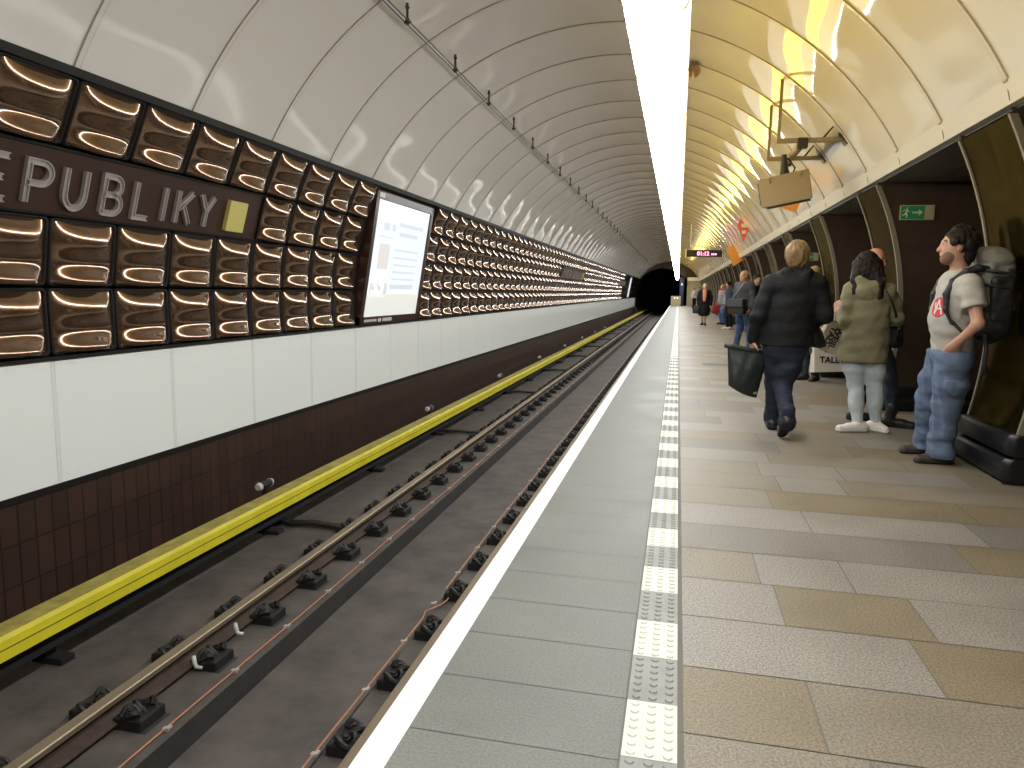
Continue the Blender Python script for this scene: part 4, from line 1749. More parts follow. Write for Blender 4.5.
def person(label, J, F, st, h=.009, group=None):
    """J: joints in metres (place coordinates); F: unit facing of the trunk; st: clothing"""
    F = unit([F[0], F[1], 0])
    R_ = np.array([F[1], -F[0], 0.0])
    U = np.array([0, 0, 1.0])
    J = {k: np.array(v, float) for k, v in J.items()}
    root = st.get('root', (J['aL'] + J['aR']) / 2)
    org = np.array([root[0], root[1], 0.0])
    t = thing('person', label, 'person', org, group=group)
    allp = np.array(list(J.values()))
    lo, hi = allp.min(0) - .30, allp.max(0) + .30
    lo[2] = -.03
    HF = unit(st.get('head_f', F))
    HU = unit(st.get('head_u', U) - (np.array(st.get('head_u', U)) @ HF) * HF)
    HR = np.cross(HF, HU)
    hs = st.get('head_s', 1.0)
    hc = J['head']
    gl = st.get('girth', 1.0)
    # ---- body
    B = Field(lo, hi, h)
    add_head(B, hc, HF, HR, HU, hs)
    B.cone(J['neck'] - U * .03, hc - HU * .06 - HF * .012, .058 * hs, .050 * hs, .03)
    ch = J['neck'] * .5 + J['hip'] * .5
    B.chain([J['shL'], J['neck'] - U * .05, J['shR']], [.050, .062, .050], .05)
    B.cone(J['neck'] - U * .16, ch, .125 * gl, .105 * gl, .06, flat=(F, .68))
    B.cone(ch, J['hip'], .105 * gl, .120 * gl, .06, flat=(F, .72))
    for s_ in 'LR':
        B.chain([J['sh' + s_], J['el' + s_], J['wr' + s_]], [.050, .038, .026], .02)
        add_hand(B, J['wr' + s_], st['hd' + s_], st['hn' + s_], st.get('th' + s_, 1), st.get('curl' + s_, 28), st.get('hand_s', 1.0))
        B.chain([J['h' + s_], J['k' + s_], J['a' + s_]], [.074 * gl, .050, .036], .03)
        B.cone(J['a' + s_] - U * .01, J['a' + s_] * .65 + J['t' + s_] * .35, .030, .018, .02)
    link('body', B.mesh('body', st.get('skin', 'skin'), org), t)
    # ---- trousers / skirt
    if st.get('pants'):
        P = Field(lo, hi, h)
        pr = st.get('pr', (.135, .092, .068, .062))
        P.cone(J['hip'] + U * .06, J['hip'] - U * .03, pr[0] * .95, pr[0], .05, flat=(F, .78))
        for s_ in 'LR':
            P.chain([J['h' + s_], J['k' + s_] * .55 + J['h' + s_] * .45, J['k' + s_], J['a' + s_]], [pr[1], pr[1] * .93, pr[2], pr[3]], .045)
            if st.get('calf'):
                cpt = J['k' + s_] * .62 + J['a' + s_] * .38 - F * .012
                P.ell(cpt, (st['calf'], st['calf'], .13), None, .04)
            if st.get('flare'):
                P.cone(J['a' + s_] + U * .10, J['a' + s_] - U * .02, pr[3], pr[3] + st['flare'], .03)
        if st.get('skirt'):
            P.cone(J['hip'], J['kL'] * .5 + J['kR'] * .5, .17, .2, .05, flat=(F, .8))
        P.wrinkle(st.get('pw', .006), 26, 3, .5)
        cuts = st.get('cuff', .055)
        P.cut((0, 0, cuts), (0, 0, -1))
        P.cut((0, 0, min(J['hip'][2] + .10, st.get('hem', 9) + .003)), (0, 0, 1))
        link(st.get('pants_name', 'trousers'), P.mesh('trousers', st['pants'], org), t)
        for (nm, a, b, wd, hh, mt) in st.get('pockets', []):
            Q = Field(lo, hi, h)
            Q.box(a, (wd, .02, hh), b, .01, 0)
            Pc = P.copy(); Pc.f = Pc.f - .010
            Q.f = np.maximum(Q.f, Pc.f)
            link(nm, Q.mesh(nm, mt, org), t)
    # ---- top
    if st.get('top'):
        T = Field(lo, hi, h)
        tr = st.get('tr', (.20, .175, .185))     # half widths: chest, waist, hem
        fl_ = st.get('tflat', .66)
        hem = st['hem']
        cz = J['neck'] - U * .17
        wst = ch + U * -.02
        T.chain([J['shL'] + U * .0, J['neck'] - U * .055, J['shR'] + U * .0], [st.get('shr', .068), .085, st.get('shr', .068)], .05)
        T.cone(cz, wst, tr[0], tr[1], .07, flat=(F, fl_))
        hp = np.array([J['hip'][0], J['hip'][1], hem])
        T.cone(wst, hp, tr[1], tr[2], .05, flat=(F, fl_ + .04))
        if 'belly' in st:
            T.ell(ch + F * st['belly'][0] - U * st['belly'][1], (.155, .13, .17), [R_, F, U], .06)
        if 'bust' in st:
            T.ell(cz + F * .10 - U * .04, (.14, .09, .09), [R_, F, U], .06)
        ar = st.get('ar', (.066, .056, .044))
        for s_ in 'LR':
            if st.get('sleeve', 1.0) >= 1:
                end = J['wr' + s_] + unit(J['wr' + s_] - J['el' + s_]) * -.01
                T.chain([J['sh' + s_], J['sh' + s_] * .45 + J['el' + s_] * .55, J['el' + s_], end], [ar[0], ar[1] * 1.06, ar[1], ar[2]], .03)
            else:
                e = J['sh' + s_] + (J['el' + s_] - J['sh' + s_]) * st['sleeve']
                T.chain([J['sh' + s_], e], [ar[0], ar[1] * 1.05], .03)
        T.wrinkle(st.get('tw', .006), st.get('twf', 22), 5, 1.3)
        T.cut((0, 0, hem), (0, 0, -1))
        if st.get('sleeve', 1.0) < 1:
            for s_ in 'LR':
                a_ = unit(J['el' + s_] - J['sh' + s_])
                e = J['sh' + s_] + (J['el' + s_] - J['sh' + s_]) * (st['sleeve'] + .02)
                # cut the sleeve end square
                W_ = T._win(e - .14, e + .14)
                if W_:
                    sl, p = W_
                    cutd = (p - e) @ a_
                    near = np.linalg.norm(p - (e + a_ * .05), axis=-1) < .115
                    T.f[sl] = np.where(near & (cutd > 0) & (((p - J['neck']) @ R_) * (1 if s_ == 'R' else -1) > st.get('armout', .19)), np.maximum(T.f[sl], cutd.astype(np.float32)), T.f[sl])
        T.cone(J['neck'] - U * .015 + F * .02, hc, .066, .075, .01, 's')                      # neck opening
        link(st.get('top_name', 'jacket'), T.mesh('top', st['top'], org), t)
        if st.get('hood'):
            Hd = Field(lo, hi, h)
            c0 = J['neck'] - F * .075 - U * .055
            Hd.chain([J['neck'] + R_ * .085 - U * .02 + F * .03, J['neck'] + R_ * .08 - F * .06, c0 - U * .03, J['neck'] - R_ * .08 - F * .06, J['neck'] - R_ * .085 - U * .02 + F * .03], [.034, .046, .058, .046, .034], .035)
            Hd.ell(c0 - U * .05 - F * .02, (.115, .045, .085), [R_, F, U], .05)
            Hd.cone(J['neck'] + F * .02, hc - U * .02, .066, .08, .015, 's')
            Hd.wrinkle(.007, 24, 8)
            link('hood', Hd.mesh('hood', st['top'], org), t)
        for (nm, fn, mt, gap) in st.get('decor', []):
            Q = Field(lo, hi, min(h, .006))
            fn(Q, J, F, R_, U)
            # keep only a thin skin over the garment
            Tc = T
            if Q.h != T.h:
                T2 = Field(lo, hi, Q.h)
                g = [np.clip((Q.lo[i] + Q.h * np.arange(Q.n[i]) - T.lo[i]) / T.h, 0, T.n[i] - 1.001) for i in range(3)]
                i0 = [x.astype(int) for x in g]
                fr = [x - y_ for x, y_ in zip(g, i0)]
                acc = 0
                for a in (0, 1):
                    for b in (0, 1):
                        for c in (0, 1):
                            wgt = (fr[0] if a else 1 - fr[0])[:, None, None] * (fr[1] if b else 1 - fr[1])[None, :, None] * (fr[2] if c else 1 - fr[2])[None, None, :]
                            acc = acc + wgt * T.f[np.ix_(i0[0] + a, i0[1] + b, i0[2] + c)]
                T2.f = acc
                Tc = T2
            Q.f = np.maximum(Q.f, (Tc.f - gap).astype(np.float32))
            link(nm, Q.mesh(nm, mt, org), t)
    # ---- hair
    if st.get('hair'):
        Hr = Field(lo, hi, h)
        ax = [HR, HF, HU]
        Hr.ell(hc + HU * .034 * hs - HF * .014 * hs, (.089 * hs, .104 * hs, .103 * hs), ax, .01)
        kind = st.get('hair_kind', 'short')
        if kind == 'bob':
            Hr.ell(hc + HU * .02 * hs - HF * .045 * hs, (.104 * hs, .092 * hs, .118 * hs), ax, .03)
            Hr.ell(hc - HU * .055 * hs - HF * .055 * hs, (.075 * hs, .055 * hs, .06 * hs), ax, .03)
        if kind == 'long':
            Hr.ell(hc - HF * .035, (.100, .098, .12), ax, .03)
            for sd, ln, dx in ((-.070, .25, -.015), (-.06, .20, -.005), (-.03, .14, 0), (.02, .13, 0), (.06, .22, .015), (.08, .29, .03)):
                Hr.chain([hc + HR * sd - HF * .055, hc + HR * (sd * 1.12 + dx * .5) - HF * (.10 if abs(sd) > .06 else .085) - HU * ln * .55, hc + HR * (sd * 1.12 + dx) - HF * (.145 if abs(sd) > .06 else .11) - HU * ln], [.050, .042, .024], .04)
        if kind == 'curly':
            r = np.random.default_rng(4)
            for i in range(46):
                d_ = unit(r.normal(size=3))
                loc = np.array([d_ @ HR, d_ @ HF, d_ @ HU])
                if loc[2] < -.55 or (loc[1] > .50 and loc[2] < .62):
                    continue
                Hr.ell(hc + HU * .03 - HF * .016 + HR * loc[0] * .086 + HF * loc[1] * .100 + HU * loc[2] * .104, (.026, .026, .024), None, .018)
            Hr.ell(hc - HF * .075 - HU * .055, (.066, .045, .062), ax, .03)
        if kind == 'bun':
            Hr.ell(hc - HF * .10 + HU * .03, (.04, .04, .04), ax, .02)
        # face, ears kept free
        Hr.ell(hc + HF * .100 * hs - HU * .062 * hs, (.092 * hs, .088 * hs, .112 * hs), ax, .012, 's')
        if kind in ('short', 'curly', 'bun'):
            for sd in (-1, 1):
                Hr.ell(hc + HR * sd * .088 * hs + HF * .012 * hs - HU * .030 * hs, (.035, .030, .044), ax, .01, 's')
            Hr.cut(hc - HU * (.115 if kind == 'curly' else .085), -HU) if abs(HU[2]) > .9 else None
        Hr.wrinkle(.004, 80, 6, .3)
        link('hair', Hr.mesh('hair', st['hair'], org), t)
    # ---- face details on near figures
    if st.get('face'):
        for sd in (-1, 1):
            E_ = MB()
            bm = bmesh.new()
            bmesh.ops.create_uvsphere(bm, u_segments=14, v_segments=8, radius=.0115 * hs)
            E_.bm(bm, 'eye_white', tuple(hc + HF * .0795 * hs + HU * .006 * hs + HR * sd * .032 * hs - org))
            bm = bmesh.new()
            bmesh.ops.create_uvsphere(bm, u_segments=10, v_segments=6, radius=.0068 * hs)
            E_.bm(bm, 'eye_dark', tuple(hc + HF * .0858 * hs + HU * .006 * hs + HR * sd * .031 * hs - org))
            E_.build('eye', t, smooth=True)
            E_ = MB()
            q = [hc + HF * (.098 - .02 * abs(x - .5) * 2) * hs + HU * (.030 + .006 * (1 - abs(x - .4))) * hs + HR * sd * (.012 + .042 * x) * hs - org for x in (0, .35, .7, 1)]
            E_.tube(q, [.005, .0062, .0055, .003], st.get('brow', 'hair_dark'), 6)
            E_.build('eyebrow', t, smooth=True)
    if st.get('beard'):
        Q = Field(lo, hi, min(h, .007))
        ax = [HR, HF, HU]
        Q.ell(hc + HF * .031 - HU * .043, (.0625, .0705, .0805), ax, .01)
        Q.ell(hc + HF * .060 - HU * .100, (.034, .030, .024), ax, .03)
        Q.ell(hc + HF * .095 - HU * .012, (.062, .06, .050), ax, .01, 's')
        Q.ell(hc + HF * .112 - HU * .064, (.026, .018, .010), ax, .004, 's')
        Q.cut(hc - HU * .012, HU)
        Q.cut(hc - HF * .012, -HF)
        link('beard', Q.mesh('beard', 'beard', org), t)
    # ---- shoes
    if st.get('shoe'):
        for s_ in 'LR':
            a_, tt = J['a' + s_], J['t' + s_]
            d_ = unit(tt - a_ * np.array([1, 1, 0]) - np.array([0, 0, tt[2]])) if abs(tt[2] - a_[2]) < .2 else unit(tt - a_)
            heel = J.get('heel' + s_, np.array([a_[0], a_[1], tt[2]]) - d_ * .055)
            Sx = Field(np.minimum(heel, tt) - .16, np.maximum(heel, tt) + np.array([.16, .16, .26]), min(h, .008))
            up = unit(np.cross(np.cross(tt - heel, U), tt - heel))
            Sx.cone(heel + up * .035, tt - d_ * .035 + up * .030, .040, .036, .02)
            Sx.cone(heel + up * .045, heel * .45 + tt * .55 + up * .045, .042, .036, .03)
            if st.get('boot'):
                Sx.cone(heel + up * .05 + d_ * .03, a_ + U * (st['boot']), .050, .052, .03)
            else:
                Sx.cone(heel + up * .05 + d_ * .02, a_ + U * .0, .042, .042, .03)
            Sx.cut(heel + up * .004, -up)
            sh = link('shoe', Sx.mesh('shoe', st['shoe'], org), t)
            So = Sx.copy(); So.f = So.f - .005
            So.cut(heel + up * .024, up)
            link('sole', So.mesh('sole', st.get('sole', 'sole_dark'), org), sh)
    return t, org


def stand(x, y, H, F, sep=.17, lean=0.0, arms=(0, 0)):
    """standing joints for height H facing F at floor point x, y"""
    F = unit([F[0], F[1], 0])
    R_ = np.array([F[1], -F[0], 0])
    o = np.array([x, y, 0.0])
    z = lambda q: np.array([0, 0, q * H])
    J = {'head': o + z(.915) + F * .03, 'neck': o + z(.835), 'hip': o + z(.53)}
    for s_, d in (('L', -1), ('R', 1)):
        J['sh' + s_] = o + z(.80) + R_ * d * .105 * H
        J['el' + s_] = o + z(.625) + R_ * d * .145 * H - F * .03
        J['wr' + s_] = o + z(.50) + R_ * d * .14 * H + F * (.05 + (arms[0] if s_ == 'L' else arms[1]))
        J['h' + s_] = o + z(.49) + R_ * d * .055 * H
        J['k' + s_] = o + z(.275) + R_ * d * sep / 2 + F * .02
        J['a' + s_] = o + z(.052) + R_ * d * sep / 2 - F * .03
        J['t' + s_] = o + R_ * d * (sep / 2 + .03) + F * .17
    return J


DN = V3(0, 0, -1)

# ---- walker seen from behind
J = dict(head=(1.00, 6.83, 1.585), neck=(1.005, 6.80, 1.435), hip=(.955, 6.80, .86),
         shL=(.80, 6.80, 1.345), elL=(.705, 6.76, 1.06), wrL=(.672, 6.83, .845), shR=(1.185, 6.80, 1.345), elR=(1.255, 6.76, 1.07), wrR=(1.19, 6.98, 1.00),
         hL=(.875, 6.80, .80), hR=(1.025, 6.80, .80), kL=(.895, 6.97, .45), kR=(.955, 6.83, .43), aL=(.905, 7.05, .09), aR=(.965, 6.50, .165),
         tL=(.895, 7.24, .012), tR=(.935, 6.60, .010), heelR=(.962, 6.435, .145))
walker, _ = person('person walking away in a black hooded jacket and navy trousers, short blond hair', J, (0.02, 1, 0), dict(
    root=(.95, 6.8, 0), skin='skin', hair='hair_blond', hair_kind='bob', top='jacket_black', top_name='jacket', hood=True, hem=.80, tr=(.225, .205, .225), tflat=.64, shr=.075, ar=(.082, .068, .050),
    pants='jeans_navy', pr=(.185, .112, .074, .060), pw=.005, flare=.008, cuff=.062, shoe='shoe_black', girth=1.15, head_s=1.0,
    hdL=(.0, .12, -1), hnL=(.95, .25, 0), thL=1, curlL=52, hdR=(-.2, 1, -.1), hnR=(-.7, 0, -.6), thR=-1, curlR=45), h=.0085)

# ---- woman in the olive parka, seen from behind
J = dict(head=(1.68, 7.26, 1.525), neck=(1.685, 7.21, 1.385), hip=(1.69, 7.20, .82),
         shL=(1.545, 7.20, 1.295), elL=(1.515, 7.19, 1.02), wrL=(1.495, 7.40, 1.045), shR=(1.855, 7.20, 1.285), elR=(1.955, 7.22, 1.05), wrR=(1.87, 7.42, 1.0),
         hL=(1.615, 7.20, .76), hR=(1.775, 7.20, .76), kL=(1.645, 7.22, .42), kR=(1.815, 7.21, .42), aL=(1.675, 7.13, .085), aR=(1.845, 7.20, .085),
         tL=(1.475, 7.06, .0), tR=(1.935, 7.10, .0))
parka, _ = person('person from behind in an olive parka and pale jeans with long dark hair', J, (0.10, 1, 0), dict(
    root=(1.72, 7.17, 0), head_f=(.22, 1, -.05), hair='hair_dark', hair_kind='long', top='parka_olive', top_name='parka', hood=True, hem=.645, tr=(.195, .185, .212), tflat=.66, shr=.068, ar=(.075, .064, .050), tw=.008,
    pants='jeans_pale', pr=(.152, .100, .062, .046), calf=.062, pw=.004, cuff=.082, shoe='shoe_white', sole='sole_white',
    hdL=(-.10, .12, 1), hnL=(.5, .8, 0), thL=-1, curlL=10, hdR=(-.3, 1, .1), hnR=(-.7, -.2, -.5), thR=-1, curlR=40), h=.0085)

# ---- bald man half hidden behind her
J = dict(head=(1.875, 7.83, 1.60), neck=(1.87, 7.84, 1.46), hip=(1.89, 7.82, .90),
         shL=(1.90, 8.01, 1.38), elL=(1.88, 8.05, 1.10), wrL=(1.95, 7.95, .93), shR=(1.84, 7.67, 1.38), elR=(1.80, 7.62, 1.10), wrR=(1.86, 7.62, .93),
         hL=(1.90, 7.90, .84), hR=(1.93, 7.74, .84), kL=(1.87, 7.85, .45), kR=(2.035, 7.60, .46), aL=(1.82, 7.80, .10), aR=(2.065, 7.52, .10),
         tL=(2.00, 7.76, .0), tR=(2.265, 7.45, .0))
bald, _ = person('bald person in dark clothes and black boots, hidden behind the olive parka', J, (1, -.25, 0), dict(
    root=(1.92, 7.7, 0), skin='skin_ruddy', head_f=(.6, -.6, -.12), top='coat_black', top_name='jacket', hem=.80, tr=(.17, .155, .165), shr=.06, ar=(.06, .052, .042), pants='jeans_dark', pr=(.15, .098, .068, .048), cuff=.13, shoe='shoe_black', boot=.09, face=True, brow='hair_fair',
    hdL=(.5, -.3, -.8), hnL=(0, -1, 0), hdR=(.5, .2, -.8), hnR=(0, 1, 0), thR=-1), h=.010)


# ---- man waiting with the backpack (faces left, leans back)
def chest_print(Q, J, F, R_, U):
    c = J['neck'] - U * .245 + F * .17 - R_ * .055
    d_ = unit(F * .85 - R_ * .5)
    l_ = np.cross(d_, U)
    Q.ell(c, (.078, .12, .078), [l_, d_, U], 0)


def chest_letter(Q, J, F, R_, U):
    c = J['neck'] - U * .245 + F * .17 - R_ * .055
    d_ = unit(F * .85 - R_ * .5)
    l_ = np.cross(d_, U)
    for a, b in (((-.035, -.05), (-.005, .05)), ((.028, -.05), (-.005, .05)), ((-.03, -.012), (.02, -.012)), ((.028, -.05), (.028, .03))):
        pa, pb_ = c + l_ * a[0] + U * a[1], c + l_ * b[0] + U * b[1]
        for q in np.linspace(-.08, .08, 14):
            Q.cone(pa + d_ * q, pb_ + d_ * q, .0085, .0085, 0)


FM = unit([-1, -.06, 0])
J = dict(head=(1.905, 5.74, 1.605), neck=(1.945, 5.76, 1.425), hip=(1.965, 5.84, .90),
         shL=(1.955, 5.58, 1.33), elL=(1.995, 5.49, 1.075), wrL=(1.915, 5.625, .925), shR=(1.945, 5.96, 1.33), elR=(1.99, 6.06, 1.08), wrR=(1.90, 5.96, .93),
         hL=(1.965, 5.75, .83), hR=(1.955, 5.95, .83), kL=(1.975, 5.86, .46), kR=(1.94, 6.12, .46), aL=(1.985, 5.93, .085), aR=(1.985, 6.27, .085),
         tL=(1.80, 5.90, .0), tR=(1.79, 6.24, .0))
man, man_o = person('person with beard leaning back, grey T-shirt and baggy blue cargo trousers', J, FM, dict(
    root=(1.95, 5.95, 0), head_f=(-1, .12, .06), hair='hair_dark', hair_kind='curly', top='tee_grey', top_name='t_shirt', hem=.865, sleeve=.56, armout=.13, tr=(.19, .172, .178), tflat=.70, belly=(.035, .06), shr=.066, ar=(.074, .072, .05), tw=.005, twf=30,
    decor=[('chest_print', chest_print, 'print_red', .003), ('print_letter', chest_letter, 'print_white', .0055)],
    pants='cargo_blue', pants_name='cargo_trousers', pr=(.168, .116, .095, .084), pw=.008, flare=.012, cuff=.045, shoe='shoe_brown', face=True, beard=True,
    pockets=[('cargo_pocket', (1.975, 5.69, .56), [[1, 0, 0], [0, 1, 0], [0, 0, 1]], .085, .10, 'cargo_blue')],
    hdL=(-.22, .68, -.7), hnL=(.2, .95, 0), thL=1, curlL=10, hdR=(-.22, -.68, -.7), hnR=(.2, -.95, 0), thR=-1, curlR=10), h=.0075)

# ---- people farther along the platform
J = stand(1.46, 17.3, 1.80, (-.72, -.68, 0), .30)
J.update(aL=(1.62, 17.1, .09), tL=(1.52, 16.95, 0), aR=(1.36, 17.5, .09), tR=(1.22, 17.42, 0), hip=(1.50, 17.3, .95), neck=(1.46, 17.3, 1.50), kL=(1.60, 17.18, .48), kR=(1.42, 17.42, .48))
person('person with cropped hair in a dark grey jacket and blue jeans, shoulder bag at front', J, (-.72, -.68, 0), dict(
    skin='skin_ruddy', hair='hair_fair', head_f=(-.85, -.5, .05), top='coat_grey', hem=.88, tr=(.215, .19, .20), ar=(.085, .07, .055), pants='denim_blue', pr=(.165, .10, .078, .07), shoe='shoe_black', face=True, brow='hair_fair',
    hdL=(-.5, -.5, -.6), hnL=(-.5, .5, 0), hdR=(-.4, -.4, -.8), hnR=(.6, -.5, 0), thR=-1), h=.012)
J = stand(1.76, 17.75, 1.72, (.3, -.95, 0))
person('person with dark hair and a pale collar, hidden behind the grey jacket', J, (.3, -.95, 0), dict(
    hair='hair_dark', top='coat_black', hem=.85, pants='jeans_dark', shoe='shoe_black', hdL=DN, hnL=(-1, 0, 0), hdR=DN, hnR=(1, 0, 0), thR=-1,
    decor=[('collar', lambda Q, J, F, R_, U: Q.cone(J['neck'] - U * .07, J['neck'] + U * .01, .10, .085, .0), 'coat_light', .012)]), h=.014)
J = stand(1.80, 26.9, 1.76, (-.75, -.66, 0))
J['head'] = J['head'] + V3(-.06, -.06, -.05)
person('person with black hair bent over, navy and pale grey jacket, black trousers', J, (-.75, -.66, 0), dict(
    hair='hair_dark', head_f=(-.7, -.6, -.5), top='coat_navy', hem=.82, pants='coat_black', shoe='shoe_white', sole='sole_white', hdL=DN, hnL=(-.5, .5, 0), hdR=DN, hnR=(.5, -.5, 0), thR=-1,
    decor=[('sleeve_panel', lambda Q, J, F, R_, U: Q.cone(J['elR'] + U * .1, J['wrR'], .10, .10, 0), 'coat_light', .012)]), h=.014)
J = stand(1.78, 30.8, 1.64, (-.8, -.6, 0))
person('person with fair hair in a pink top and grey jacket with blue jeans', J, (-.8, -.6, 0), dict(
    hair='hair_fair', hair_kind='bob', top='top_pink', hem=.80, pants='denim_mid', shoe='shoe_brown', hdL=DN, hnL=(-.5, .5, 0), hdR=DN, hnR=(.5, -.5, 0), thR=-1,
    decor=[('grey_jacket', lambda Q, J, F, R_, U: Q.ell(J['hip'] + U * .2, (.5, .5, .2), None, 0), 'coat_light', .012)]), h=.015)
J = stand(1.02, 29.7, 1.64, (-.1, -1, 0), .12)
person('person in a long black coat with a coral scarf walking towards the camera', J, (-.1, -1, 0), dict(
    hair='hair_grey', hair_kind='short', top='coat_black', top_name='coat', hem=.42, tr=(.20, .20, .24), tflat=.75, ar=(.085, .075, .06), pants='coat_black', pants_name='skirt', skirt=True, cuff=.36, shoe='shoe_black', face=True, brow='hair_grey',
    hdL=DN, hnL=(-1, 0, 0), hdR=DN, hnR=(1, 0, 0), thR=-1,
    decor=[('scarf', lambda Q, J, F, R_, U: Q.cone(J['neck'] + F * .10 + U * .0, J['hip'] + F * .2 + U * .12, .075, .06, 0), 'scarf_coral', .014)]), h=.013)
J = stand(1.28, 61.0, 1.68, (.6, -.8, 0))
person('person in a white top and black trousers far off by the end wall', J, (.6, -.8, 0), dict(
    hair='hair_dark', top='top_white', hem=.85, pants='coat_black', shoe='shoe_black', hdL=DN, hnL=(-1, 0, 0), hdR=DN, hnR=(1, 0, 0), thR=-1), h=.022)
J = stand(1.66, 60.0, 1.74, (0, -1, 0))
person('person in a grey top far off, half hidden behind the black coat', J, (0, -1, 0), dict(
    hair='hair_dark', top='coat_light', hem=.85, pants='coat_navy', shoe='shoe_black', hdL=DN, hnL=(-1, 0, 0), hdR=DN, hnR=(1, 0, 0), thR=-1), h=.022)
J = stand(1.93, 11.3, 1.68, (-.6, -.8, 0))
J.update(wrL=(2.03, 11.18, .82), elL=(2.08, 11.25, 1.05), shL=(2.04, 11.22, 1.33))
person('person hidden behind the walker, holding the lower printed bag', J, (-.6, -.8, 0), dict(
    hair='hair_fair', top='coat_grey', hem=.85, tr=(.17, .15, .165), pants='jeans_dark', shoe='shoe_brown', hdL=(.1, -.2, -1), hnL=(-.8, 0, 0), curlL=55, hdR=DN, hnR=(1, 0, 0), thR=-1), h=.013)


# ================================================================== bags
def sheet_bag(b, TL, TR, BR, BL, thick, nrm, m, sag=0.0, nu=16, nv=18, wr=.006, seed=1):
    TL, TR, BR, BL = [np.array(p, float) for p in (TL, TR, BR, BL)]
    nrm = unit(nrm)
    r = np.random.default_rng(seed)
    ph = r.uniform(0, 6, 6)
    for sd in (-1, 1):
        P = []
        for i in range(nu + 1):
            u = i / nu
            row = []
            for j in range(nv + 1):
                v = j / nv
                p = (TL * (1 - u) + TR * u) * (1 - v) + (BL * (1 - u) + BR * u) * v
                bul = thick / 2 * ((1 - abs(2 * u - 1) ** 4) * (0.25 + .75 * min(1, v * 2.2)) * (1 - max(0, v - .85) / .15 * .6))
                w_ = wr * (math.sin(7 * u + 3 * v + ph[0]) + math.sin(13 * v - 4 * u + ph[1]) + .7 * math.sin(17 * u + 6 * v + ph[2])) * math.sin(PI * u) * math.sin(PI * min(1, v + .08))
                row.append(p + nrm * (sd * bul + w_) + V3(0, 0, -sag * math.sin(PI * u) * v))
            P.append(row if sd > 0 else row[::-1])
        b.grid(P, m)


org = V3(.63, 6.8, .75)
t = thing('dry_bag', 'large dark green roll-top bag hanging from the left hand of the blond walker', 'bag', org)
b = MB()
sheet_bag(b, V3(.455, 6.79, .765) - org, V3(.815, 6.83, .715) - org, V3(.735, 6.83, .315) - org, V3(.48, 6.77, .425) - org, .10, (.05, -1, 0), 'bag_green', .02, wr=.008)
b.build('body', t, smooth=True, weld=True)
b = MB()
b.tube([V3(.430, 6.785, .785) - org, V3(.50, 6.80, .775) - org, V3(.63, 6.81, .752) - org, V3(.815, 6.83, .718) - org], [.020, .026, .026, .02], 'bag_green', 10)
b.build('rolled_top', t, smooth=True)
b = MB()
b.box(V3(.715, 6.768, .365) - org, (.035, .006, .022), 'pack_grey', R=Matrix.Rotation(-.35, 3, 'Y'))
b.build('logo_tag', t)

org = V3(1.22, 6.95, .86)
t = thing('shoulder_bag', 'black shoulder bag at the right hip of the blond walker', 'bag', org)
b = MB()
sheet_bag(b, V3(1.175, 6.90, 1.02) - org, V3(1.235, 6.98, 1.00) - org, V3(1.33, 6.99, .80) - org, V3(1.16, 6.88, .80) - org, .11, (.5, -.85, 0), 'pack_black', .02, seed=3)
b.build('body', t, smooth=True, weld=True)
b = MB()
b.tube([V3(1.20, 6.93, 1.01) - org, V3(1.235, 6.85, 1.2) - org, V3(1.20, 6.79, 1.41) - org, V3(1.19, 6.92, 1.36) - org, V3(1.21, 6.98, 1.15) - org, V3(1.215, 6.95, 1.01) - org], .010, 'pack_black', 6)
b.build('strap', t, smooth=True)
b = MB()
b.box(V3(1.165, 6.845, 1.055) - org, (.012, .008, .03), 'arm_grey', bev=.002)
b.build('buckle', t)


def paper_bag(name, label, TL, TR, BR, BL, depth, texts, grp=None):
    """printed paper carrier: front quad plus gussets"""
    TL, TR, BR, BL = [np.array(p, float) for p in (TL, TR, BR, BL)]
    org = (TL + TR) / 2
    ex = unit(TR - TL)
    ez = unit((TL + TR) / 2 - (BL + BR) / 2)
    en = unit(np.cross(ex, ez))       # towards the viewer side
    t = thing(name, label, 'bag', org, group=grp)
    b = MB()
    q = [p - org for p in (TL, TR, BR, BL)]
    k = [p - en * depth * (.35 if i < 2 else 1) for i, p in enumerate(q)]
    b.face([q[3], q[2], q[1], q[0]], 'paper_white')
    b.face([k[0], k[1], k[2], k[3]], 'paper_white')
    mid = (q[0] + k[0]) / 2 + ex * .03, (q[3] + k[3]) / 2 + ex * .01
    b.face([q[3], q[0], mid[0], mid[1]], 'paper_white')
    b.face([mid[1], mid[0], k[0], k[3]], 'paper_white')
    mid = (q[1] + k[1]) / 2 - ex * .03, (q[2] + k[2]) / 2 - ex * .01
    b.face([q[1], q[2], mid[1], mid[0]], 'paper_white')
    b.face([mid[0], mid[1], k[2], k[1]], 'paper_white')
    b.face([q[3], k[3], k[2], q[2]], 'paper_white')
    b.build('body', t)
    b = MB()
    for s_ in (0, 1):
        base = (q if s_ == 0 else k)
        a, c = base[0] * .72 + base[1] * .28, base[0] * .28 + base[1] * .72
        b.tube([a - ez * .02, a + ez * .09, (a + c) / 2 + ez * .15, c + ez * .09, c - ez * .02], .006, 'paper_white', 6)
        if s_ == 0:
            b.build('handle', t, smooth=True)
            b = MB()
        else:
            b.build('handle', t, smooth=True)
    Rm = Matrix((tuple(ex), tuple(ez), tuple(en))).transposed()
    for txt, size, u, v, rot in texts:
        o = link('lettering', text_mesh(txt, size, .001, 'ink_black', 'lettering', size * .03), t)
        pos = (q[0] * (1 - u) + q[1] * u) * (1 - v) + (q[3] * (1 - u) + q[2] * u) * v + en * .010
        o.matrix_local = Matrix.Translation(Vector(pos)) @ Rm.to_4x4() @ Matrix.Rotation(rot, 4, 'Z')
    return t


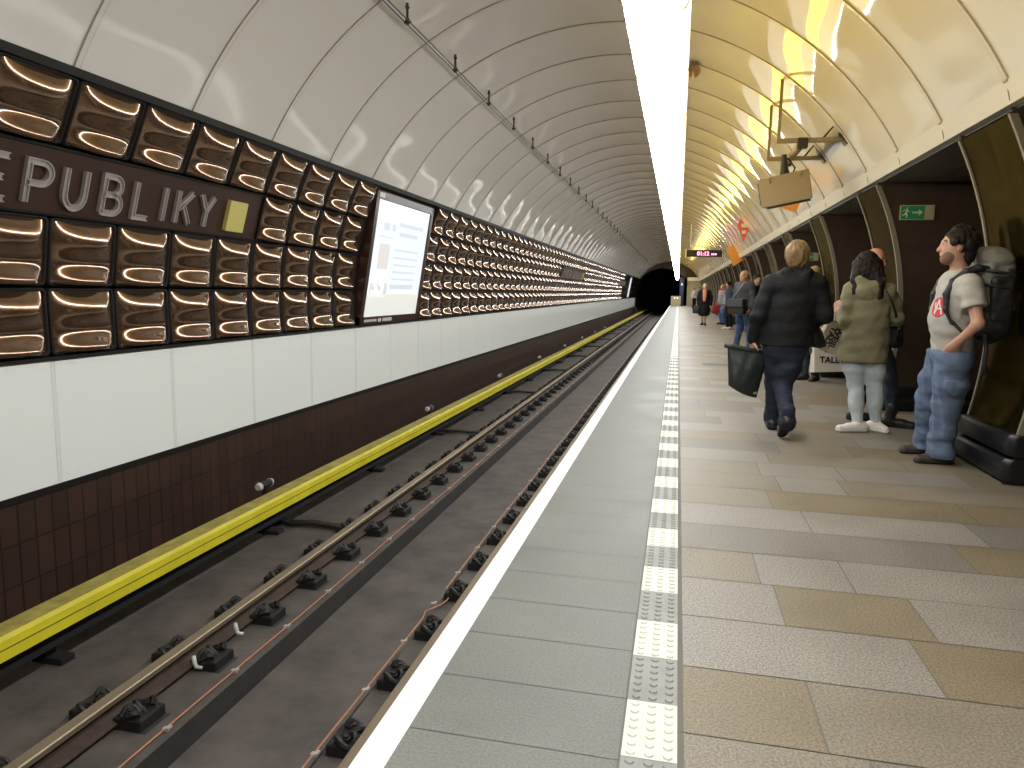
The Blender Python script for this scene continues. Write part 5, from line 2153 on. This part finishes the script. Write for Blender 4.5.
paper_bag('shopping_bag', 'white printed shopping bag hanging from the forearm of the olive parka wearer', (1.385, 7.27, 1.005), (1.545, 7.33, .985), (1.485, 7.33, .685), (1.30, 7.25, .755), .12,
          [('TALLY', .085, .28, .12, -1.75), ('WEiJL', .085, .62, .12, -1.75)])
paper_bag('shopping_bag', 'white TALLY bag hanging just above the floor behind the parka wearer', (1.94, 11.10, .61), (2.47, 11.20, .59), (2.455, 11.155, .165), (1.965, 11.06, .145), .20,
          [('TALLY', .125, .14, .70, 0.03)])
org = V3(2.0, 7.40, .95)
t = thing('handbag', 'black handbag hanging at the right side of the olive parka', 'bag', org)
b = MB()
sheet_bag(b, V3(1.945, 7.36, 1.03) - org, V3(2.055, 7.40, 1.03) - org, V3(2.085, 7.42, .80) - org, V3(1.935, 7.36, .78) - org, .09, (.3, -1, 0), 'pack_black', .02, seed=7)
b.build('body', t, smooth=True, weld=True)
b = MB()
b.tube([V3(1.955, 7.36, 1.02) - org, V3(1.915, 7.10, 1.08) - org, V3(1.86, 7.055, 1.20) - org, V3(1.80, 7.065, 1.30) - org], .011, 'pack_black', 6)
b.build('strap', t, smooth=True)
b = MB()
b.box(V3(2.01, 7.33, .97) - org, (.03, .008, .05), 'arm_grey', bev=.003)
b.build('clasp', t)
# messenger bag of the man in the grey jacket
org = V3(1.30, 17.0, 1.0)
t = thing('messenger_bag', 'dark messenger bag across the front of the grey jacket', 'bag', org)
b = MB()
b.box((0, 0, -.03), (.44, .14, .34), 'pack_black', bev=.03, R=Matrix.Rotation(-.78, 3, 'Z'))
b.build('body', t)
b = MB()
b.box((-.052, -.052, .05), (.43, .05, .18), 'coat_grey', bev=.015, R=Matrix.Rotation(-.78, 3, 'Z'))
b.build('flap', t)
b = MB()
b.tube([V3(-.12, .10, .12), V3(.0, .05, .3), V3(.10, .06, .46), V3(.23, .16, .53), V3(.30, .34, .40)], .016, 'coat_light', 6)
b.build('strap', t, smooth=True)
t = thing('handbag', 'small red bag hanging beside the person in the pink top', 'bag', (1.50, 30.5, .62))
b = MB()
sheet_bag(b, V3(-.15, 0, .16), V3(.15, .05, .16), V3(.17, .05, -.14), V3(-.17, 0, -.14), .12, (0, -1, 0), 'bag_red', .02, seed=9)
b.build('body', t, smooth=True, weld=True)
b = MB()
b.tube([V3(-.10, 0, .15), V3(-.05, .02, .32), V3(.08, .03, .32), V3(.11, .04, .15)], .01, 'bag_red', 6)
b.build('handle', t, smooth=True)
t = thing('handbag', 'black handbag carried low by the person with the coral scarf', 'bag', (.72, 29.6, .62))
b = MB()
sheet_bag(b, V3(-.12, 0, .16), V3(.12, 0, .16), V3(.15, 0, -.14), V3(-.15, 0, -.14), .12, (0, -1, 0), 'pack_black', .02, seed=11)
b.build('body', t, smooth=True, weld=True)
b = MB()
b.tube([V3(-.08, 0, .15), V3(-.03, .0, .27), V3(.05, .0, .27), V3(.09, 0, .15)], .01, 'pack_black', 6)
b.build('handle', t, smooth=True)

# ---- hiking backpack of the waiting man
bx = unit([1, .05, 0]); by = unit([-.05, 1, 0]); bz = V3(0, 0, 1)
pc_ = V3(2.150, 5.77, 1.22)
org = V3(2.165, 5.77, .92)
t = thing('backpack', 'large grey and black hiking backpack worn by the bearded waiting man', 'backpack', org)
lo, hi = pc_ - .42, pc_ + .55
A = [bx, by, bz]
K = Field(lo, hi, .008)
K.box(pc_ + bz * .03, (.108, .155, .27), A, .07, .02)
K.ell(pc_ - bz * .10 + bx * .02, (.125, .17, .19), A, .05)
K.wrinkle(.006, 26, 2)
low = K.copy(); low.f = low.f - .004
low.cut(pc_ - bz * .02, unit(V3(.25, 0, 1)))
link('body', K.mesh('body', 'pack_grey', org), t)
link('lower_pocket', low.mesh('lower_pocket', 'pack_black', org), t)
L_ = Field(lo, hi, .008)
L_.ell(pc_ + bz * .285 + bx * .01, (.120, .16, .085), [unit(bx - bz * .15), by, unit(bz + bx * .15)], .02)
L_.ell(pc_ + bz * .33 - bx * .03, (.09, .12, .06), A, .03)
L_.wrinkle(.007, 30, 5)
link('lid', L_.mesh('lid', 'pack_grey', org), t)
Sd = Field(lo, hi, .008)
Sd.box(pc_ + bx * .01 - by * .15 + bz * .02, (.075, .035, .16), A, .03, .01)
Sd.wrinkle(.004, 30, 6)
link('side_pocket', Sd.mesh('side_pocket', 'pack_black', org), t)
b = MB()
for q in (.22, .12):
    b.tube([pc_ - org + V3(-.10, -.168, q), pc_ - org + V3(.03, -.19, q - .02), pc_ - org + V3(.13, -.13, q - .01)], .010, 'pack_black', 6)
b.box(pc_ - org + V3(.05, -.187, .21), (.035, .02, .04), 'pack_black', bev=.004)
b.build('compression_strap', t, smooth=True)
for sy, nm in ((-1, 'shoulder_strap'), (1, 'shoulder_strap')):
    yv = 5.77 + sy * .125
    X_ = Field(V3(1.6, yv - .2, .8), V3(2.3, yv + .2, 1.6), .008)
    X_.chain([V3(2.10, yv, 1.45), V3(2.02, yv + sy * .01, 1.455), V3(1.945, yv + sy * .01, 1.425), V3(1.870, yv, 1.355), V3(1.832, yv, 1.26), V3(1.830, yv + sy * .02, 1.16), V3(1.865, yv + sy * .045, 1.07)], [.026, .029, .030, .029, .027, .022, .014], .015, flat=(unit(V3(1, 0, .9)), .55))
    X_.chain([V3(1.873, yv + sy * .045, 1.08), V3(1.94, yv + sy * .075, 1.0), V3(2.06, yv + sy * .05, .99)], [.012, .010, .010], .01)
    link(nm, X_.mesh(nm, 'pack_black', org), t)
b = MB()
b.tube([V3(2.09, 5.62, 1.0) - org, V3(2.10, 5.60, .9) - org, V3(2.095, 5.60, .80) - org, V3(2.11, 5.60, .72) - org], [.016, .014, .014, .022], 'pack_black', 6)
b.build('hip_belt_end', t, smooth=True)
